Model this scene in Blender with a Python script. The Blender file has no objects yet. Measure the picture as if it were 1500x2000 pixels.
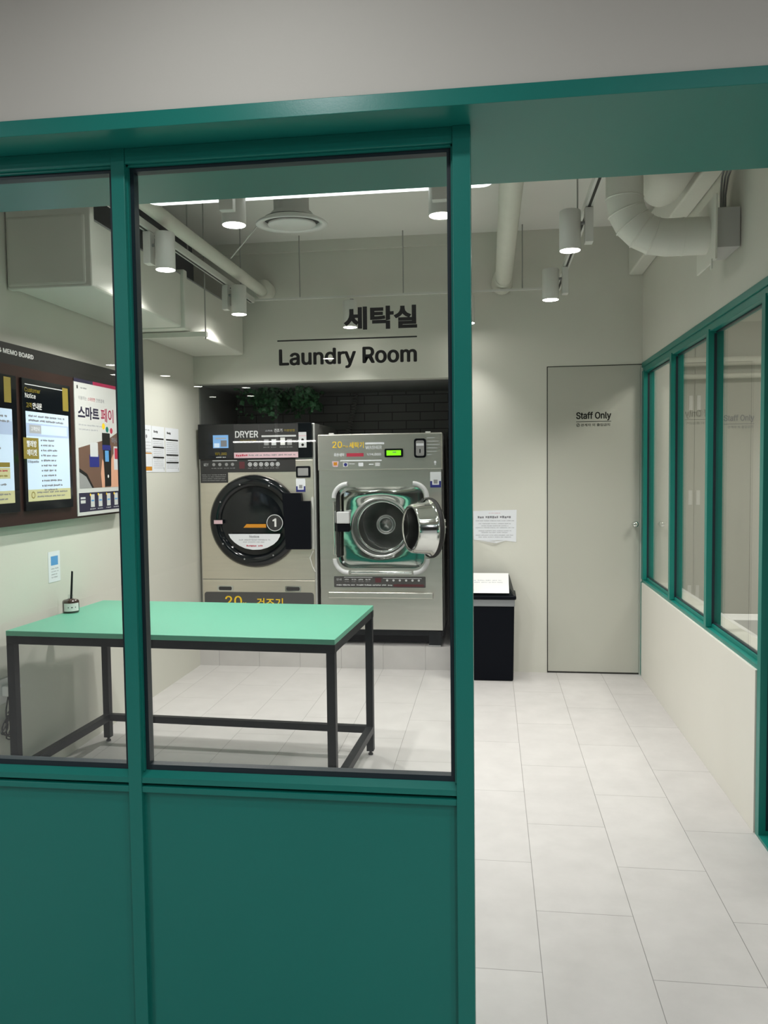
import bpy, math, random
from mathutils import Vector, Matrix
SC = bpy.context.scene
C = SC.collection
PI = math.pi

# ------------------------------------------------------------------ camera
cam = bpy.data.cameras.new('camera'); camo = bpy.data.objects.new('camera', cam); C.objects.link(camo)
r = Vector((0.99125011, 0.13147499, -0.01172789)); u = Vector((0.00452876, 0.05492255, 0.99848035))
fw = Vector((-0.13191932, 0.98979687, -0.05384656))
M = Matrix.Identity(4)
for i in range(3):
    M[i][0] = r[i]; M[i][1] = u[i]; M[i][2] = -fw[i]
M.translation = Vector((0, 0, 1.43))
camo.matrix_world = M
cam.sensor_fit = 'VERTICAL'; cam.sensor_height = 24.0; cam.lens = 1577.9 / 2000 * 24.0; cam.clip_start = 0.02
SC.camera = camo
# ------------------------------------------------------------------ world, exposure, light levels
w = bpy.data.worlds.new('world'); SC.world = w; w.use_nodes = True
w.node_tree.nodes['Background'].inputs[0].default_value = (0.8, 0.87, 1, 1)
w.node_tree.nodes['Background'].inputs[1].default_value = 0.02
SC.view_settings.view_transform = 'Standard'; SC.view_settings.look = 'None'
SC.view_settings.gamma = 1; SC.view_settings.use_curve_mapping = False
SC.view_settings.exposure = 0.1
SPOT_W = 84.0         # each track spotlight
SPOT_BACK_W = 24.0    # the two lamps that graze the back wall
CORRIDOR_W = 13.0     # each unseen corridor downlight added to light the glass wall
ROOM2_W = 22.0        # area lamp added, unseen, to fill the side room
LAMP_COL = (1.0, 0.985, 0.95)

YB, XL, XR = 5.65, -2.13, 1.01     # planes of the back, left and right walls
CEIL = 3.03

# ------------------------------------------------------------------ materials
MATS = {}
def mat(name, col, rough=0.5, metal=0.0, emit=0.0, noise=0.0, nscale=6.0, bump=0.0, bscale=200.0, coat=0.0, spec=0.5, aniso=0.0, stretch=None):
    m = bpy.data.materials.new(name); m.use_nodes = True
    nt = m.node_tree; b = nt.nodes['Principled BSDF']
    b.inputs['Base Color'].default_value = (*col, 1); b.inputs['Roughness'].default_value = rough
    b.inputs['Metallic'].default_value = metal
    b.inputs['Specular IOR Level'].default_value = spec
    if coat: b.inputs['Coat Weight'].default_value = coat; b.inputs['Coat Roughness'].default_value = 0.08
    if emit:
        b.inputs['Emission Color'].default_value = (*col, 1); b.inputs['Emission Strength'].default_value = emit
    tc = nt.nodes.new('ShaderNodeTexCoord'); mp = nt.nodes.new('ShaderNodeMapping')
    nt.links.new(tc.outputs['Object'], mp.inputs[0])
    if stretch: mp.inputs['Scale'].default_value = stretch
    if noise:
        n = nt.nodes.new('ShaderNodeTexNoise'); n.inputs['Scale'].default_value = nscale; n.inputs['Detail'].default_value = 4
        nt.links.new(mp.outputs[0], n.inputs['Vector'])
        mx = nt.nodes.new('ShaderNodeMix'); mx.data_type = 'RGBA'
        mx.inputs[6].default_value = (*[c * (1 - noise) for c in col], 1); mx.inputs[7].default_value = (*[min(1, c * (1 + noise)) for c in col], 1)
        nt.links.new(n.outputs['Fac'], mx.inputs[0]); nt.links.new(mx.outputs[2], b.inputs['Base Color'])
    if bump:
        n2 = nt.nodes.new('ShaderNodeTexNoise'); n2.inputs['Scale'].default_value = bscale; n2.inputs['Detail'].default_value = 3
        nt.links.new(mp.outputs[0], n2.inputs['Vector'])
        bp = nt.nodes.new('ShaderNodeBump'); bp.inputs['Strength'].default_value = bump; bp.inputs['Distance'].default_value = 0.002
        nt.links.new(n2.outputs['Fac'], bp.inputs['Height']); nt.links.new(bp.outputs[0], b.inputs['Normal'])
    MATS[name] = m
    return m
def hexc(h):
    h = h.lstrip('#'); o = []
    for i in (0, 2, 4):
        c = int(h[i:i+2], 16) / 255; o.append(c / 12.92 if c <= 0.04045 else ((c + 0.055) / 1.055) ** 2.4)
    return tuple(o)

mat('wall', (0.66, 0.655, 0.585), 0.75, noise=0.03, nscale=3, bump=0.15, bscale=90)
mat('bulkhead', (0.60, 0.575, 0.52), 0.75, noise=0.02, nscale=3, bump=0.1, bscale=90)
mat('panel', (0.72, 0.70, 0.635), 0.5, noise=0.03, nscale=2.5)
mat('ceiling', (0.82, 0.81, 0.77), 0.8, noise=0.03, nscale=3)
mat('door', (0.48, 0.48, 0.42), 0.6, noise=0.02, nscale=2)
mat('gap', (0.04, 0.04, 0.035), 0.8)
mat('green', (0.008, 0.195, 0.158), 0.33, spec=0.45, noise=0.03, nscale=4, bump=0.05, bscale=300)
mat('gasket', (0.006, 0.018, 0.026), 0.45)
mat('white', (0.78, 0.78, 0.76), 0.4)
mat('white_metal', (0.68, 0.68, 0.64), 0.38, noise=0.02)
mat('duct', (0.72, 0.72, 0.65), 0.5, noise=0.05, nscale=5, bump=0.2, bscale=15)
mat('duct_grey', (0.50, 0.50, 0.48), 0.45, metal=0.0, noise=0.05, nscale=5)
mat('pipe', (0.68, 0.68, 0.60), 0.55, noise=0.05, nscale=12, bump=0.4, bscale=30)
mat('rod', (0.38, 0.38, 0.36), 0.4, metal=0.5)
mat('lamp_glow', (1.0, 0.98, 0.93), 0.5, emit=22)
mat('down_glow', (1.0, 0.97, 0.92), 0.5, emit=30)
mat('linear_glow', (0.96, 1.0, 0.98), 0.5, emit=2.0)
mat('led_line', (1.0, 0.98, 0.95), 0.5, emit=14)
mat('niche', (0.22, 0.225, 0.22), 0.5, noise=0.2, nscale=3)
mat('shade_dark', (0.045, 0.05, 0.055), 0.7)  # colour of the painted shade above the square duct
mat('steel', (0.70, 0.685, 0.63), 0.36, metal=1.0, noise=0.06, nscale=3, bump=0.05, bscale=60, stretch=(1, 1, 14))
mat('steel_warm', (0.84, 0.79, 0.69), 0.40, metal=1.0, noise=0.08, nscale=3, bump=0.05, bscale=60, stretch=(1, 1, 14))
mat('steel_side', (0.62, 0.62, 0.60), 0.4, metal=0.7)
mat('chrome', (0.74, 0.76, 0.74), 0.10, metal=1.0)
mat('chrome_wavy', (0.74, 0.77, 0.73), 0.09, metal=1.0, bump=0.6, bscale=7)
mat('drum', (0.55, 0.56, 0.55), 0.3, metal=1.0, noise=0.1, nscale=8)
mat('black', (0.004, 0.005, 0.008), 0.45, spec=0.08)
mat('black_gloss', (0.003, 0.005, 0.007), 0.10, spec=0.5)
mat('black_frame', (0.007, 0.009, 0.011), 0.42, spec=0.15)
mat('rubber', (0.01, 0.01, 0.01), 0.6)
mat('charcoal', (0.045, 0.045, 0.045), 0.4, spec=0.2)
mat('charcoal2', (0.07, 0.068, 0.067), 0.45)
mat('grey', (0.30, 0.30, 0.30), 0.5)
mat('lgrey', (0.64, 0.65, 0.66), 0.4)
mat('mint', (0.105, 0.36, 0.245), 0.42, noise=0.04, nscale=5)
mat('mint_edge', hexc('#3f9172'), 0.5)
mat('paper', (0.80, 0.82, 0.86), 0.6)
mat('ink', (0.02, 0.02, 0.018), 0.7, spec=0.05)
mat('ink_grey', (0.22, 0.22, 0.24), 0.6)
mat('ink_light', (0.42, 0.43, 0.46), 0.6)
mat('yellow', hexc('#f7cd22'), 0.5)
mat('yellow_dim', hexc('#8a7a20'), 0.5)
mat('gold', hexc('#8d7d33'), 0.45)
mat('orange', hexc('#d08a1e'), 0.5)
mat('red', hexc('#b8324a'), 0.5)
mat('darkred', hexc('#5c2a30'), 0.5)
mat('pink', hexc('#d8b8c0'), 0.5)
mat('magenta', hexc('#a31c48'), 0.5)
mat('navy', hexc('#232a7a'), 0.5)
mat('purple_black', hexc('#2b2840'), 0.5)
mat('blue', hexc('#5d9fd8'), 0.5)
mat('skin', hexc('#d9a184'), 0.6)
mat('brown', hexc('#6d5244'), 0.5)
mat('board', hexc('#33211d'), 0.28, noise=0.1, nscale=2)
mat('board_head', hexc('#242322'), 0.35)
mat('screen_blue', hexc('#c9dcf2'), 0.3, emit=0.2)
mat('screen_band', hexc('#aebfdd'), 0.3, emit=0.15)
mat('screen_cream', hexc('#c9c598'), 0.3, emit=0.08)
mat('lcd_blue', hexc('#6f9ccc'), 0.3, emit=0.45)
mat('lcd_green', hexc('#7ee01c'), 0.3, emit=0.75)
mat('poster', (0.62, 0.62, 0.60), 0.45)
mat('leaf', (0.025, 0.11, 0.04), 0.5, noise=0.4, nscale=20)
mat('amber_bottle', (0.035, 0.018, 0.012), 0.15, coat=0.8)
mat('bag', (0.22, 0.23, 0.24), 0.3, coat=0.3)
mat('reflector', (0.75, 0.76, 0.74), 0.3)
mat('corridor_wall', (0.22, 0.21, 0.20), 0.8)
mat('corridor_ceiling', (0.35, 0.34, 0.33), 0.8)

def tile_mat(name, plinth=False):
    m = bpy.data.materials.new(name); m.use_nodes = True; nt = m.node_tree; b = nt.nodes['Principled BSDF']
    geo = nt.nodes.new('ShaderNodeNewGeometry'); sep = nt.nodes.new('ShaderNodeSeparateXYZ'); com = nt.nodes.new('ShaderNodeCombineXYZ')
    nt.links.new(geo.outputs['Position'], sep.inputs[0])
    ay = nt.nodes.new('ShaderNodeMath'); ay.operation = 'ADD'; ay.inputs[1].default_value = -2.573 + 0.3215 + 6.43
    ax = nt.nodes.new('ShaderNodeMath'); ax.operation = 'ADD'; ax.inputs[1].default_value = -0.137 + 0.303 * 20
    nt.links.new(sep.outputs['Y'], ay.inputs[0]); nt.links.new(sep.outputs['X'], ax.inputs[0])
    if plinth: com.inputs[0].default_value = 0.2
    else: nt.links.new(ay.outputs[0], com.inputs[0])
    nt.links.new(ax.outputs[0], com.inputs[1])
    br = nt.nodes.new('ShaderNodeTexBrick')
    nt.links.new(com.outputs[0], br.inputs['Vector'])
    br.offset = 0.5; br.offset_frequency = 2; br.squash = 1.0
    br.inputs['Scale'].default_value = 1.0; br.inputs['Brick Width'].default_value = 0.643; br.inputs['Row Height'].default_value = 0.303
    br.inputs['Mortar Size'].default_value = 0.0013; br.inputs['Mortar Smooth'].default_value = 0.3
    k = 1.05 if plinth else 1.0
    br.inputs['Color1'].default_value = (0.54 * k, 0.522 * k, 0.508 * k, 1); br.inputs['Color2'].default_value = (0.515 * k, 0.497 * k, 0.484 * k, 1)
    br.inputs['Mortar'].default_value = (0.24, 0.23, 0.22, 1)
    n = nt.nodes.new('ShaderNodeTexNoise'); n.inputs['Scale'].default_value = 7; n.inputs['Detail'].default_value = 6; n.inputs['Roughness'].default_value = 0.6
    nt.links.new(geo.outputs['Position'], n.inputs['Vector'])
    rmp = nt.nodes.new('ShaderNodeMapRange'); rmp.inputs['From Min'].default_value = 0.3; rmp.inputs['From Max'].default_value = 0.7
    rmp.inputs['To Min'].default_value = 0.93; rmp.inputs['To Max'].default_value = 1.04
    nt.links.new(n.outputs['Fac'], rmp.inputs[0])
    mu = nt.nodes.new('ShaderNodeMix'); mu.data_type = 'RGBA'; mu.blend_type = 'MULTIPLY'; mu.inputs[0].default_value = 1
    nt.links.new(br.outputs['Color'], mu.inputs[6]); nt.links.new(rmp.outputs[0], mu.inputs[7])
    nt.links.new(mu.outputs[2], b.inputs['Base Color'])
    b.inputs['Roughness'].default_value = 0.48
    bp = nt.nodes.new('ShaderNodeBump'); bp.inputs['Strength'].default_value = 0.4; bp.inputs['Distance'].default_value = 0.001; bp.invert = True
    nt.links.new(br.outputs['Fac'], bp.inputs['Height']); nt.links.new(bp.outputs[0], b.inputs['Normal'])
    MATS[name] = m
tile_mat('floor_tile'); tile_mat('plinth_tile', True)

def brick_mat(name):
    m = bpy.data.materials.new(name); m.use_nodes = True; nt = m.node_tree; b = nt.nodes['Principled BSDF']
    geo = nt.nodes.new('ShaderNodeNewGeometry'); sep = nt.nodes.new('ShaderNodeSeparateXYZ'); com = nt.nodes.new('ShaderNodeCombineXYZ')
    nt.links.new(geo.outputs['Position'], sep.inputs[0]); nt.links.new(sep.outputs['X'], com.inputs[0]); nt.links.new(sep.outputs['Z'], com.inputs[1])
    br = nt.nodes.new('ShaderNodeTexBrick'); nt.links.new(com.outputs[0], br.inputs['Vector'])
    br.inputs['Scale'].default_value = 1; br.inputs['Brick Width'].default_value = 0.23; br.inputs['Row Height'].default_value = 0.07
    br.inputs['Mortar Size'].default_value = 0.004
    br.inputs['Color1'].default_value = (0.19, 0.195, 0.19, 1); br.inputs['Color2'].default_value = (0.17, 0.175, 0.17, 1); br.inputs['Mortar'].default_value = (0.05, 0.05, 0.05, 1)
    nt.links.new(br.outputs['Color'], b.inputs['Base Color']); b.inputs['Roughness'].default_value = 0.5
    MATS[name] = m
brick_mat('dark_brick')

def glass_mat(name, tint):
    m = bpy.data.materials.new(name); m.use_nodes = True; nt = m.node_tree
    for n in list(nt.nodes): nt.nodes.remove(n)
    out = nt.nodes.new('ShaderNodeOutputMaterial'); mix = nt.nodes.new('ShaderNodeMixShader')
    tr = nt.nodes.new('ShaderNodeBsdfTransparent'); tr.inputs[0].default_value = (*tint, 1)
    gl = nt.nodes.new('ShaderNodeBsdfGlossy'); gl.inputs['Roughness'].default_value = 0.0; gl.inputs['Color'].default_value = (1, 1, 1, 1)
    lw = nt.nodes.new('ShaderNodeLayerWeight'); lw.inputs[0].default_value = 0.5
    p = nt.nodes.new('ShaderNodeMath'); p.operation = 'POWER'; p.inputs[1].default_value = 5
    ma = nt.nodes.new('ShaderNodeMath'); ma.operation = 'MULTIPLY_ADD'; ma.inputs[1].default_value = 0.96; ma.inputs[2].default_value = 0.04
    nt.links.new(lw.outputs['Facing'], p.inputs[0]); nt.links.new(p.outputs[0], ma.inputs[0]); nt.links.new(ma.outputs[0], mix.inputs[0])
    nt.links.new(tr.outputs[0], mix.inputs[1]); nt.links.new(gl.outputs[0], mix.inputs[2]); nt.links.new(mix.outputs[0], out.inputs[0])
    MATS[name] = m
glass_mat('glass', (0.97, 0.975, 0.97)); glass_mat('dark_glass', (0.25, 0.27, 0.27)); glass_mat('clear', (0.9, 0.92, 0.92))

# ------------------------------------------------------------------ mesh builder
class Fr:
    """a flat frame: origin, u axis, v axis; n = u x v points towards the viewer"""
    def __init__(s, o, ux, vx):
        s.o = Vector(o); s.u = Vector(ux).normalized(); s.v = Vector(vx).normalized(); s.n = s.u.cross(s.v)
    def p(s, a, b, d=0.0): return s.o + s.u * a + s.v * b + s.n * d
WORLD = Fr((0, 0, 0), (1, 0, 0), (0, 1, 0))
def front(y): return Fr((0, y, 0), (1, 0, 0), (0, 0, 1))
def left(x): return Fr((x, 0, 0), (0, 1, 0), (0, 0, 1))

FONT_CACHE = {}
try:      # Blender's own bundled sans-serif, where this build has it; its default font otherwise
    import os
    SANS = bpy.data.fonts.load(os.path.join(bpy.utils.system_resource('DATAFILES', path='fonts'), 'Inter.woff2'))
except Exception:
    SANS = None
def text_mesh(s, bold):
    key = (s, bold)
    if key in FONT_CACHE: return FONT_CACHE[key]
    c = bpy.data.curves.new('lettering', 'FONT'); c.body = s; c.resolution_u = 3
    latin = SANS is not None and s.isascii()
    if latin: c.font = SANS
    else: c.offset = bold
    o = bpy.data.objects.new('lettering', c); C.objects.link(o)
    bpy.context.view_layer.update()
    m = bpy.data.meshes.new_from_object(o.evaluated_get(bpy.context.evaluated_depsgraph_get()))
    vs = [(v.co.x, v.co.y, 0) for v in m.vertices]; fs = [tuple(p.vertices) for p in m.polygons]
    if latin and bold:            # heavier strokes: the outline repeated a hair to each side
        v0, f0 = vs, fs; vs, fs = [], []; b_ = bold * 0.75
        for q_, (dx, dy) in enumerate(((-b_, 0), (b_, 0), (0, -b_ * .7), (0, b_ * .7), (0, 0), (-b_ * .7, b_ * .5), (b_ * .7, b_ * .5), (-b_ * .7, -b_ * .5), (b_ * .7, -b_ * .5))):
            k = len(vs); vs += [(x + dx, y + dy, q_ * 5e-5) for x, y, z in v0]; fs += [tuple(i + k for i in f) for f in f0]
    bpy.data.objects.remove(o); bpy.data.curves.remove(c); bpy.data.meshes.remove(m)
    FONT_CACHE[key] = (vs, fs)
    return vs, fs

class MB:
    def __init__(s): s.v = []; s.f = []; s.m = []; s.s = []
    def add(s, vs, fs, m, smooth=False):
        k = len(s.v); s.v += [Vector(v) for v in vs]
        for f in fs: s.f.append([i + k for i in f]); s.m.append(m); s.s.append(smooth)
        return s
    def fbox(s, fr, a0, a1, b0, b1, d0, d1, m):
        vs = [fr.p(a, b, d) for d in (d0, d1) for b in (b0, b1) for a in (a0, a1)]
        return s.add(vs, [(0, 2, 3, 1), (4, 5, 7, 6), (0, 1, 5, 4), (2, 6, 7, 3), (0, 4, 6, 2), (1, 3, 7, 5)], m)
    def box(s, x0, x1, y0, y1, z0, z1, m): return s.fbox(WORLD, x0, x1, y0, y1, z0, z1, m)
    def poly(s, fr, pts, d, m): return s.add([fr.p(a, b, d) for a, b in pts], [tuple(range(len(pts)))], m)
    def prism(s, fr, pts, d0, d1, m, smooth=False):
        n = len(pts); vs = [fr.p(a, b, d0) for a, b in pts] + [fr.p(a, b, d1) for a, b in pts]
        s.add(vs, [tuple(range(n))[::-1], tuple(range(n, 2 * n))], m)
        return s.add(vs, [(i, (i + 1) % n, n + (i + 1) % n, n + i) for i in range(n)], m, smooth)
    def rect(s, fr, a0, a1, b0, b1, d, m): return s.poly(fr, [(a0, b0), (a1, b0), (a1, b1), (a0, b1)], d, m)
    def text(s, fr, t, a0, a1, b0, b1, d, m, bold=0.0):
        vs, fs = text_mesh(t, bold)
        x0 = min(v[0] for v in vs); x1 = max(v[0] for v in vs); y0 = min(v[1] for v in vs); y1 = max(v[1] for v in vs)
        return s.add([fr.p(a0 + (x - x0) / (x1 - x0) * (a1 - a0), b0 + (y - y0) / (y1 - y0) * (b1 - b0), d + z) for x, y, z in vs], fs, m)
    def dashes(s, fr, a0, a1, b, h, d, m, seed=0, word=3.0):
        """a line of print too small to read: a row of short word-long strokes"""
        rd = random.Random(seed); a = a0
        while a < a1 - h:
            wl = min(h * word * rd.uniform(0.5, 1.6), a1 - a)
            q = a
            while q < a + wl - h * 0.3:
                ww = h * rd.uniform(0.45, 0.8); e = min(q + ww, a + wl)
                s.rect(fr, q, e, b + h * rd.uniform(0, .25), b + h * rd.uniform(.7, 1), d, m); q = e + h * 0.18
            a += wl + h * 0.7
        return s
    def disc(s, fr, ca, cb, ra, d, m, n=32, rb=None):
        rb = rb or ra
        return s.poly(fr, [(ca + ra * math.cos(2 * PI * i / n), cb + rb * math.sin(2 * PI * i / n)) for i in range(n)], d, m)
    def ring(s, fr, ca, cb, r0, r1, d, m, n=40):
        vs = [fr.p(ca + q * math.cos(2 * PI * i / n), cb + q * math.sin(2 * PI * i / n), d) for q in (r0, r1) for i in range(n)]
        return s.add(vs, [(i, n + i, n + (i + 1) % n, (i + 1) % n) for i in range(n)], m)
    def lathe(s, fr, ca, cb, prof, m, n=40, smooth=True):
        """profile of (radius, depth along the frame's normal)"""
        vs = []
        for (q, d) in prof: vs += [fr.p(ca + q * math.cos(2 * PI * i / n), cb + q * math.sin(2 * PI * i / n), d) for i in range(n)]
        fs = []
        for j in range(len(prof) - 1):
            for i in range(n): fs.append((j * n + i, j * n + (i + 1) % n, (j + 1) * n + (i + 1) % n, (j + 1) * n + i))
        s.add(vs, fs, m, smooth)
        for j in (0, len(prof) - 1):
            if prof[j][0] > 1e-6 and not getattr(s, 'open_lathe', False):
                s.add(vs[j * n:(j + 1) * n], [tuple(range(n))], m)
        return s
    def tube(s, path, rad, m, n=12, smooth=True, cap=True, oval=1.0):
        path = [Vector(p) for p in path]; k = len(path); rads = rad if isinstance(rad, (list, tuple)) else [rad] * k
        rings = []; prev = None
        for i, p in enumerate(path):
            t = (path[min(i + 1, k - 1)] - path[max(i - 1, 0)]).normalized()
            if prev is None:
                a = Vector((0, 0, 1)) if abs(t.z) < 0.9 else Vector((1, 0, 0)); e1 = t.cross(a).normalized()
            else: e1 = (prev - t * prev.dot(t)).normalized()
            prev = e1; e2 = t.cross(e1)
            rings.append([p + e1 * math.cos(2 * PI * j / n) * rads[i] + e2 * math.sin(2 * PI * j / n) * rads[i] * oval for j in range(n)])
        vs = [v for rg in rings for v in rg]
        s.add(vs, [(i * n + j, i * n + (j + 1) % n, (i + 1) * n + (j + 1) % n, (i + 1) * n + j) for i in range(k - 1) for j in range(n)], m, smooth)
        if cap: s.add(vs[:n], [tuple(range(n))], m); s.add(vs[-n:], [tuple(range(n))], m)
        return s

def rr(a0, a1, b0, b1, q, n=6):
    pts = []
    for (ca, cb, st) in ((a1 - q, b0 + q, -PI / 2), (a1 - q, b1 - q, 0), (a0 + q, b1 - q, PI / 2), (a0 + q, b0 + q, PI)):
        for i in range(n + 1): t = st + PI / 2 * i / n; pts.append((ca + q * math.cos(t), cb + q * math.sin(t)))
    return pts

ORG = {}
def link(name, mb, parent=None, bevel=0.0, origin=None, label=None, segs=2):
    vs = mb.v
    if parent is not None: org = ORG[parent.name]
    elif origin is not None: org = Vector(origin)
    else:
        xs = [v.x for v in vs]; ys = [v.y for v in vs]; zs = [v.z for v in vs]
        org = Vector(((min(xs) + max(xs)) / 2, (min(ys) + max(ys)) / 2, min(zs)))
    names = []
    for q in mb.m:
        if q not in names: names.append(q)
    me = bpy.data.meshes.new(name); me.from_pydata([v - org for v in vs], [], mb.f)
    for q in names: me.materials.append(MATS[q])
    me.polygons.foreach_set('material_index', [names.index(q) for q in mb.m])
    me.polygons.foreach_set('use_smooth', mb.s); me.update()
    o = bpy.data.objects.new(name, me); C.objects.link(o)
    if parent is not None: o.parent = parent
    else: o.location = org
    ORG[o.name] = org
    if bevel:
        b = o.modifiers.new('bevel', 'BEVEL'); b.width = bevel; b.segments = segs; b.limit_method = 'ANGLE'; b.angle_limit = math.radians(50)
    if label: o['label'] = label
    return o
def thing(name, label, cat, loc, group=None):
    o = bpy.data.objects.new(name, None); C.objects.link(o); o.location = loc; o.empty_display_size = 0.05
    ORG[o.name] = Vector(loc); o['label'] = label; o['category'] = cat
    if group: o['group'] = group
    return o
def tag(o, label, cat, group=None):
    o['label'] = label; o['category'] = cat
    if group: o['group'] = group
    return o
def struct(name, mb, bevel=0.0, label=None):
    o = link(name, mb, None, bevel); o['kind'] = 'structure'
    if label: o['label'] = label
    return o
def struct_empty(name, loc, label=None):
    o = bpy.data.objects.new(name, None); C.objects.link(o); o.location = loc; ORG[o.name] = Vector(loc); o['kind'] = 'structure'
    if label: o['label'] = label
    return o
def light(kind, name, loc, watt, parent=None, aim=(0, 0, -1), col=LAMP_COL, **kw):
    l = bpy.data.lights.new(name, kind); l.energy = watt; l.color = col
    for k, v in kw.items(): setattr(l, k, v)
    o = bpy.data.objects.new(name, l); C.objects.link(o)
    if parent is not None: o.parent = parent; o.location = Vector(loc) - ORG[parent.name]
    else: o.location = loc
    o.rotation_euler = Vector(aim).to_track_quat('-Z', 'Y').to_euler()
    return o
def copy_thing(src, loc, label):
    c = src.copy(); C.objects.link(c); c.location = loc; c['label'] = label; ORG[c.name] = Vector(loc)
    for ch in list(src.children):
        d = ch.copy(); C.objects.link(d); d.parent = c
        for g in ch.children:
            e = g.copy(); C.objects.link(e); e.parent = d
    return c

# ------------------------------------------------------------------ the setting
struct('floor', MB().box(-4.6, 3.6, -9.2, 7.4, -0.08, 0, 'floor_tile'), label='pale grey tiled floor')
struct('ceiling', MB().box(-2.25, 3.0, 2.02, 7.4, CEIL, CEIL + 0.08, 'ceiling'), label='cream painted ceiling of the laundry room')
struct('wall_left', MB().box(XL - 0.12, XL, 1.66, 6.9, 0, CEIL, 'wall'), label='cream left wall behind the notice board')
NX = -0.276
struct('wall_back', MB().box(NX, 1.25, YB, YB + 0.12, 0, CEIL, 'wall')
       .box(XL, NX, YB, YB + 0.12, 2.055, CEIL, 'wall')
       .box(XL, NX, YB - 0.02, YB, CEIL - 0.075, CEIL, 'wall'), label='cream back wall above the laundry machines')
nb = MB().box(XL, NX, 6.62, 6.7, 0, 2.1, 'dark_brick').box(XL, NX, YB + 0.12, 6.62, 2.055, 2.10, 'niche').box(NX, NX + 0.05, YB + 0.12, 6.62, 0, 2.1, 'niche').box(XL, XL + 0.01, YB + 0.1, 6.62, 0.16, 2.055, 'niche')
struct('wall_niche', nb, label='dark brick recess behind the laundry machines')
struct('trim_plinth', MB().box(XL, NX, YB, 6.62, 0, 0.165, 'plinth_tile'), label='tiled plinth under the laundry machines')
# right wall: low wall with a thin panel, upper wall
wr = MB().box(XR + 0.005, 1.20, 3.22, YB, 0, 0.634, 'wall').box(XR, 1.14, 2.03, YB, 2.115, CEIL, 'wall')
struct('wall_right', wr, label='cream right wall above and below the green window')
struct('trim_wall_panel', MB().box(XR - 0.008, XR + 0.005, 3.228, YB - 0.045, 0, 0.640, 'panel'), bevel=0.0015, label='thin cream panel facing the low wall')
struct('trim_wall_end', MB().box(XR + 0.004, XR + 0.05, 3.205, 3.2195, 0, 0.634, 'grey'), label='grey end strip of the low wall')
struct('trim_corner', MB().box(XR - 0.006, XR + 0.004, YB - 0.045, YB, 0, 0.64, 'green'), label='narrow green strip in the corner beside the staff door')
# header over the entrance
struct('trim_header', MB().box(-3.4, 1.14, 1.585, 2.03, 2.12, 2.152, 'green'), bevel=0.001, label='green painted underside and edge of the header')
struct('wall_front', MB().box(-4.6, 3.6, 1.590, 2.026, 2.152, CEIL + 0.08, 'bulkhead').box(-4.6, -3.4, 1.59, 2.0, 0, 2.152, 'bulkhead').box(1.14, 3.6, 1.59, 2.02, 0, 2.152, 'bulkhead')
       .box(-3.4, XL - 0.12, 1.75, 1.8, 0, 2.12, 'bulkhead'), label='cream bulkhead above the green partition')
# corridor behind the camera (seen only as reflections in the glass)
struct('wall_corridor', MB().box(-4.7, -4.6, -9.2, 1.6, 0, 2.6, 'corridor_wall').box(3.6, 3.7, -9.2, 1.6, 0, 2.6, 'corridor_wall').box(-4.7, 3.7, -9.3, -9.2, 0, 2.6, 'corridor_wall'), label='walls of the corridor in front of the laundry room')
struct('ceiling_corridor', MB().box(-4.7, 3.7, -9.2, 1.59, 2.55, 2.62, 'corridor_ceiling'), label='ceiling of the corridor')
# side room beyond the right window
struct('wall_side_room', MB().box(2.6, 2.7, 2.0, 6.7, 0, 2.7, 'wall').box(1.25, 2.7, 6.45, 6.55, 0, 2.7, 'wall').box(1.20, 1.26, YB, 6.5, 0, 2.7, 'wall'), label='cream walls of the side room behind the window')
struct('ceiling_side_room', MB().box(1.14, 2.7, 2.0, 6.5, 2.62, 2.7, 'ceiling'), label='ceiling of the side room')
struct('trim_inner_ledge', MB().box(1.20, 1.262, 3.22, 4.62, 0, 0.61, 'white').box(1.20, 1.262, 4.62, 6.4, 0, 0.61, 'white').box(1.262, 2.55, 4.44, 4.62, 0, 0.61, 'white'), bevel=0.003, label='white ledge inside the side room')
struct('trim_side_pipes', MB().tube([(1.27, 6.36, 2.20), (2.6, 6.36, 2.20)], 0.035, 'pipe').tube([(1.27, 6.36, 2.09), (2.6, 6.36, 2.09)], 0.02, 'pipe'), label='pale pipes along the far wall of the side room')

struct('wall_shade_strip', MB().box(XL + .0005, XL + .02, 2.03, YB - .001, 2.60, CEIL - .001, 'shade_dark'), label='dark strip painting shade on the wall above the square duct')  # shade over the duct, put in as a dark sheet on the wall
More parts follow.
